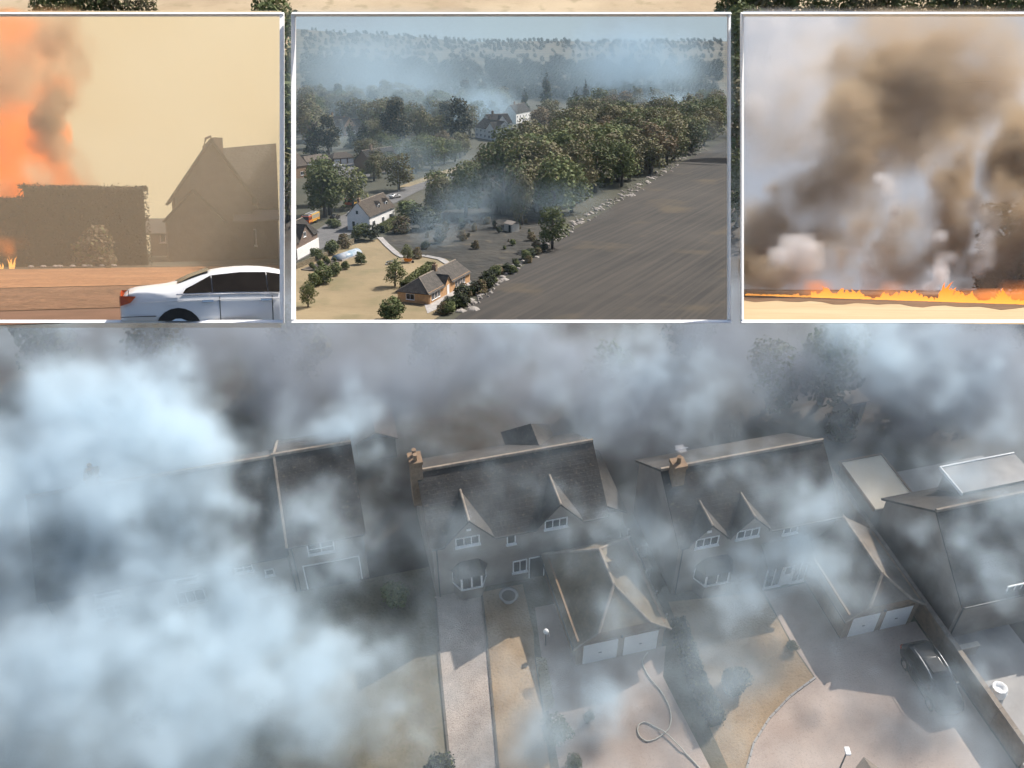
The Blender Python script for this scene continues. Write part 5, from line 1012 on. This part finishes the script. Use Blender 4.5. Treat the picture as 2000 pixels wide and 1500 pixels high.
# projecting porch gable
pg, pgl = wl(378, 368, yb - 2.5), wl(318, 432, yb - 2.5)
gw = pg.x - pgl.x; por = part('porch_gable', MB().add([(pgl.x + .2, -2.5, 0), (pg.x + gw - .2, -2.5, 0), (pg.x + gw - .2, -2.5, pgl.z), (pg.x, -2.5, pg.z - .1), (pgl.x + .2, -2.5, pgl.z), (pgl.x + .2, -.02, 0), (pg.x + gw - .2, -.02, 0), (pg.x + gw - .2, -.02, pgl.z), (pg.x, -.02, pg.z - .1), (pgl.x + .2, -.02, pgl.z)], [(0, 1, 2, 3, 4), (9, 8, 7, 6, 5), (0, 5, 6, 1), (0, 4, 9, 5), (1, 6, 7, 2)]), M_['brick_d'], big)
part('porch_roof', MB().slab([(pgl.x, -2.8, pgl.z), (pg.x, -2.8, pg.z), (pg.x, .0, pg.z), (pgl.x, .0, pgl.z)], .12).slab([(pg.x, -2.8, pg.z), (pg.x + gw, -2.8, pgl.z), (pg.x + gw, .0, pgl.z), (pg.x, .0, pg.z)], .12), M_['roof'], por)
lean = wl(455, 432, yb - 1.2); le2 = wl(546, 425, yb - 1.2)
part('lean_to_roof', MB().slab(clip_x([(lean.x, -1.4, lean.z), (xr + 2, -1.4, le2.z), (xr + 2, .9, le2.z + .7), (lean.x + .3, .9, lean.z + .7)], xr), .1), M_['wall'], big)
w1 = wl(462, 480, yb + .9); w2 = wl(500, 447, yb + .9)
window(big, Matrix.Translation((0, .88, 0)), w1.x, w1.z, w2.x - w1.x, w2.z - w1.z, 3, 1)
# the smaller house between hedge and big house
ys = 76; a, b = wl(296, 497, ys), wl(336, 497, ys); zt2 = wl(310, 426, ys).z
t = thing('house', 'low distant house glimpsed between hedge and big gable', 'house', SM @ Matrix.Translation((a.x, ys, 0))); Lw = b.x - a.x
part('wall', MB().box(0, Lw, 0, 5, 0, zt2 * .62), M_['brick_d'], t); part('roof', MB().slab([(-.3, -.3, zt2 * .6), (Lw + .3, -.3, zt2 * .6), (Lw + .3, 2.5, zt2), (-.3, 2.5, zt2)], .14).slab([(-.3, 2.5, zt2), (Lw + .3, 2.5, zt2), (Lw + .3, 5.3, zt2 * .6), (-.3, 5.3, zt2 * .6)], .14), M_['roof'], t)
window(t, Matrix(), Lw * .45, zt2 * .35, .8, .7, 2, 1)
# kerbside stones and tufts
for k in range(9):
    p = wl(60 + k * 19 + (k % 3) * 5, 516, 54.2); p.z = .14; tag(link('edging_stone', MB().lathe([(.16, 0), (.14, .07), (.06, .1)], 7).mesh('edging_stone', M_['gravel']), None, SM @ Matrix.Translation(p)), 'pale stone on the kerb below the tall hedge', 'stone', 'stones along the kerb')
# the white car: tail towards the fire, nose beyond the frame
white_car = mat('white_car_paint', (.72, .72, .72), (.68, .68, .69), .7, .22, spec=.6)
p = wl(232, 600, 18.35); q = wl(546, 600, 18.35)
cx = car(SM @ Matrix.Translation((p.x, 19.2, .02)) @ Matrix.Rotation(R(0), 4, 'Z'), 'white saloon car in the foreground of the left-hand view', white_car, 'sedan')
part('bumper_seam', MB().box(.02, .62, -.915, -.895, .60, .612), M_['dark'], cx); part('boot_seam', MB().box(.17, .18, -.86, -.70, .98, 1.075), M_['dark'], cx); part('waist_crease', MB().tube([(.35, -.917, .86), (1.6, -.925, .885), (3.4, -.925, .88)], .008, 5), white_car, cx)
part('window_trim', MB().tube([(.98, -.90, .985), (1.9, -.905, .99), (3.3, -.90, .97)], .012, 5), M_['chrome'], cx)
part('fuel_flap', MB().add([(.80, -.918, .80), (1.0, -.918, .80), (1.0, -.912, .93), (.80, -.912, .93)], [(0, 1, 2, 3)]), white_car, cx)
trim(cx, [side_plane(549, 1), floor_plane(627)])
# sky, haze and fire of the left view
yk = 90; n = 10; zk0, zk1 = -1.0, S.wall(100, 23, yk).z + .5
struct('sky', MB().add([S.wall(-360 + 909.5 * i / n, py_, yk) for py_ in (540, 22) for i in range(n + 1)], [(i, i + 1, n + 2 + i, n + 1 + i) for i in range(n)]), emit('smoke_lit_sky', (.54, .40, .20), (.62, .54, .37), 1.0, .035, None, .3, .7), SM)
hv = [S.wall(px, py, y) for y in (17.7, 89.5) for px, py in ((-355, 21), (549, 21), (549, 640), (-355, 640))]
hb = MB().add(hv, [(0, 1, 2, 3), (7, 6, 5, 4), (0, 4, 5, 1), (1, 5, 6, 2), (2, 6, 7, 3), (3, 7, 4, 0)])
hm = volmat('tan_haze', (.90, .77, .57), .3); hm.node_tree.nodes['Principled Volume'].inputs['Density'].default_value = .026; hm.cycles.homogeneous_volume = True
tag(link('haze', hb.mesh('haze', hm), None, SM), 'tan smoke haze filling the left-hand view', None, None, 'stuff')
lb_ = Cloud((-8.5, 17.5, -.03), (.5, 25.0, 11.5), (64, 30, 76), 61, .22, .35)
def lpuff(cl, px, py, y, rpx, tau, sq=1.0): c = S.wall(px, py, y) * S.s; cl.puff((c.x, c.y, c.z), rpx * y / FPX * S.s * 1.03, tau, sq)
for px, py, rp, tau in ((118, 60, 34, 1.3), (135, 30, 30, 1.2), (128, 110, 30, 1.4), (110, 165, 28, 1.8), (116, 205, 30, 2.8), (122, 245, 30, 2.8), (126, 290, 32, 2.8), (128, 335, 36, 2.8), (100, 370, 40, 1.6), (40, 60, 60, .7), (30, 150, 55, .6), (-60, 100, 90, 1.2), (-80, 250, 90, 1.5), (20, 400, 40, 1.2), (70, 395, 35, 1.0), (135, 380, 26, 1.4)): lpuff(lb_, px, py, 62, rp, tau)
box_mask(lb_, S, -355, 549)
volume('fire_smoke', S.T @ S.R, lb_.lo, lb_.hi, lb_.res, lb_.d, volmat('brown_smoke', (.64, .46, .28), .2, rate=6), 'ragged brown smoke column rising at the edge of the fire')
LF_GAIN = 1.9
lf = Cloud((-8.5, 18.0, -.03), (.5, 24.0, 9), (72, 34, 72), 71, .25, .35)
for px, py, rp, tau in ((35, 345, 55, 2.2), (85, 330, 40, 2.0), (10, 300, 55, 2.0), (70, 270, 44, 1.7), (30, 230, 52, 1.5), (85, 225, 32, 1.3), (50, 385, 58, 2.2), (-60, 300, 80, 2.2), (108, 360, 28, 1.4), (20, 170, 52, .6), (72, 160, 38, .45), (15, 100, 55, .3), (60, 70, 45, .2)): lpuff(lf, px, py, 63.5, rp, tau * LF_GAIN)
for px, py, rp, tau in ((6, 488, 18, .8), (18, 500, 12, .7), (-20, 490, 22, .9), (4, 465, 10, .5)): lpuff(lf, px, py, 55.4, rp, tau)
box_mask(lf, S, -355, 549)
volume('fire', S.T @ S.R, lf.lo, lf.hi, lf.res, lf.d, volmat('flame_glow', (.30, .12, .03), 0, ((1.0, .22, .01), .72), rate=6), 'orange fire glowing behind the tall hedge')
# licking flames at the hedge foot
def flames(name, base, label, mat_, M, seed):
    """tongues of flame: bent tapering lathes, one body of fire"""
    r = random.Random(seed); mb = MB()
    for (x, y, z, h, w_) in base:
        k = 6; rings = []; bx, by = r.uniform(-.35, .35) * h, r.uniform(-.2, .2) * h
        for f, rr in ((0, .75), (.18, 1), (.4, .8), (.65, .42), (.85, .18), (1, .02)):
            cx_ = x + bx * f * f + w_ * .3 * math.sin(f * 6 + x * 3); rings.append([(cx_ + w_ * rr * math.cos(t) , y + by * f + w_ * rr * .6 * math.sin(t), z + h * f) for t in [2 * math.pi * j / k for j in range(k)]])
        mb.add([p for q in rings for p in q], [(i * k + j, i * k + (j + 1) % k, (i + 1) * k + (j + 1) % k, (i + 1) * k + j) for i in range(5) for j in range(k)])
    return tag(link(name, mb.mesh(name, mat_, True), None, M), label, None, None, 'stuff')
r_ = random.Random(2); fb = []
for k in range(16): p = wl(r_.uniform(-40, 26), 512, 56.2); fb.append((p.x, p.y, 0.0, r_.uniform(.15, .7), r_.uniform(.03, .08)))
flames('flames', fb, 'small flames licking the foot of the hedge', emit('hedge_flame', (1.0, .45, .10), (.9, .18, .02), 1.3, .6, 2, 0, 1), SM, 3)

# ------------------------------------------------------------------ right view: line of fire across a straw field
S = RIGHT; SM = S.M
LX = lambda y: edge_x(1451.5, y)
RX = lambda y: edge_x(2330, y)
yn = S.at(1728, 629).y
lsheet('straw_field', yn, 152, 0, mat('pale_straw', (.42, .30, .17), (.48, .355, .215), .12, .95, .3, stripes=(0, .4, (.38, .27, .145), .5)))
fa, fb_ = S.at(1452, 577), S.at(2330, 606)
def fl(px): t = (px - 1452) / (2330 - 1452); return S.at(px, 577 + 29 * t)      # foot of the fire
ns = 40; near, far = [], []
for i in range(ns + 1):
    px = 1452 + (2328 - 1452) * i / ns; t = (px - 1452) / 878; near.append(S.at(px, 586 + 27 * t + 2 * math.sin(i * 1.7) + 1.5 * math.sin(i * .9), .02)); far.append(S.wall(px, 560, 150))
struct('burnt_ground', MB().add([(p.x, p.y, .02) for p in near] + [(p.x, p.y, .02) for p in far], [(i, i + 1, ns + 2 + i, ns + 1 + i) for i in range(ns)]), mat('charred_stubble', (.10, .055, .03), (.17, .095, .05), .2, .95, .3, stripes=(0, .5, (.24, .13, .06), .5)), SM)
r_ = random.Random(9); base = []
for k in range(420):
    px = r_.uniform(1453, 2320); p = fl(px); big_ = .35 if px < 1585 else 1.0 if px < 1810 or px > 1835 else .6
    hump = .55 + .45 * math.sin(px * .045) * math.sin(px * .017 + 1) + .5 * max(0, math.sin(px * .11)) ** 4
    base.append((p.x, p.y + r_.uniform(-.2, 1.4), .0, max(.22, 1.05 * big_ * hump * r_.uniform(.3, 1.2)), (.3 + .7 * big_) * r_.uniform(.22, .5)))
flames('flames', base, 'low orange flames in a long line across the straw field', emit('field_flame', (1.0, .40, .07), (.95, .19, .02), 1.25, .7, 2, 0, 1), SM, 5)
for (px, y, h, key, lab) in ((2004, 113, 11, 'ball', 'dark tree looming in smoke at the right of the flame view'), (2085, 113, 13, 'ball', 'second dark tree beyond the right edge of the flame view'), (1950, 115, 6, 'ball', 'low dark thicket left of the looming tree in the flame view')):
    p = S.wall(px, 560, y); p.z = 0; tree(key, TM(S, p, h, 1.2), lab, None, 'tree', 'tree')
struct('sky', MB().add([S.wall(1451.5 + 878 * i / 8, py_, 151) for py_ in (575, 22) for i in range(9)], [(i, i + 1, 10 + i, 9 + i) for i in range(8)]), emit('smoky_sky', (.27, .31, .38), (.36, .37, .40), 1.0, .02), SM)
def rcloud(seed, warp, puffs, density=0):
    c_ = Cloud((-4.6, 11.2, -.02), (8.5, 20.9, 8.2), (124, 52, 92), seed, warp, .3, 3.9)
    for px, py, y, rp, tau in puffs:
        c = S.wall(px, py, y) * S.s; c_.puff((c.x, c.y, c.z), rp * y / FPX * S.s * 1.03, tau, 1.9 if 1600 < px < 1900 and rp < 60 else 1.4, 1.2, None, 1.0)
    if density: c_.d += density * np.clip(1 + .6 * c_.n, .1, 2.5)
    box_mask(c_, S, 1451, 2325); return c_
cw = rcloud(81, .22, [(1560, 140, 130, 130, 1.0), (1480, 260, 128, 90, .8), (1700, 180, 130, 120, .6), (1742, 425, 96, 18, 1.0), (1750, 370, 98, 13, .8), (1892, 365, 104, 24, 1.2), (1908, 420, 108, 26, 1.3), (1880, 325, 104, 20, .8), (1965, 205, 118, 55, 1.3), (1660, 540, 92, 18, .7), (1785, 520, 90, 14, .8), (1895, 500, 92, 18, .7), (1525, 500, 96, 26, .5), (2050, 300, 110, 90, 1.0), (2150, 450, 100, 90, 1.0), (2250, 200, 120, 120, 1.2)], .018)
volume('white_smoke', S.T @ S.R, cw.lo, cw.hi, cw.res, cw.d, volmat('grey_white_smoke', (.88, .86, .86), 0, rate=6), 'grey-white smoke billowing above the flame line')
cb = rcloud(91, .24, [(1480, 480, 104, 62, 2.6), (1545, 440, 106, 60, 1.8), (1610, 490, 102, 60, 2.4), (1630, 400, 106, 70, 1.9), (1650, 300, 110, 75, 1.6), (1680, 200, 114, 80, 1.0), (1720, 110, 118, 100, .9), (1820, 70, 118, 110, 1.0), (1790, 190, 114, 85, 1.0), (1830, 320, 100, 40, 2.4), (1822, 375, 99, 36, 2.4), (1850, 425, 98, 42, 2.6), (1800, 450, 97, 40, 2.4), (1735, 490, 94, 38, 2.8), (1722, 535, 93, 32, 2.2), (1950, 285, 104, 50, 2.8), (1920, 335, 104, 42, 2.2), (1995, 285, 104, 48, 2.6), (1870, 480, 95, 34, 2.0), (1960, 525, 93, 46, 2.2), (1530, 545, 95, 40, 1.6), (1450, 520, 98, 46, 2.0), (1690, 440, 100, 50, 1.8), (1580, 530, 96, 36, 1.6), (1650, 530, 95, 36, 1.6), (1800, 530, 94, 34, 1.8), (2100, 400, 100, 80, 2), (2200, 500, 96, 70, 2), (1930, 130, 116, 90, .8), (1560, 150, 120, 110, .35), (1990, 420, 94, 44, 1.1), (1900, 545, 93, 30, 1.4), (1960, 480, 93, 34, .8)])
volume('brown_smoke', S.T @ S.R, cb.lo, cb.hi, cb.res, cb.d, volmat('dark_brown_smoke', (.66, .53, .37), 0, rate=6), 'dark brown smoke rolling up from the flames')

gf = Cloud((-4.6, 11.2, -.02), (8.5, 14.6, 1.2), (120, 20, 14), 95, .08, .5)
for k in range(60):
    px = 1455 + k * 14.5; p = fl(px) * S.s; m_ = .3 if px < 1585 else 1.0
    gf.puff((p.x, p.y + .12, .06), .12, .28 * m_, 1.0)
box_mask(gf, S, 1451, 2325)
volume('fire', S.T @ S.R, gf.lo, gf.hi, gf.res, gf.d, volmat('field_fire_glow', (.5, .3, .15), 0, ((1.0, .24, .03), .5), rate=6), 'orange glow of the fire line in its own smoke')
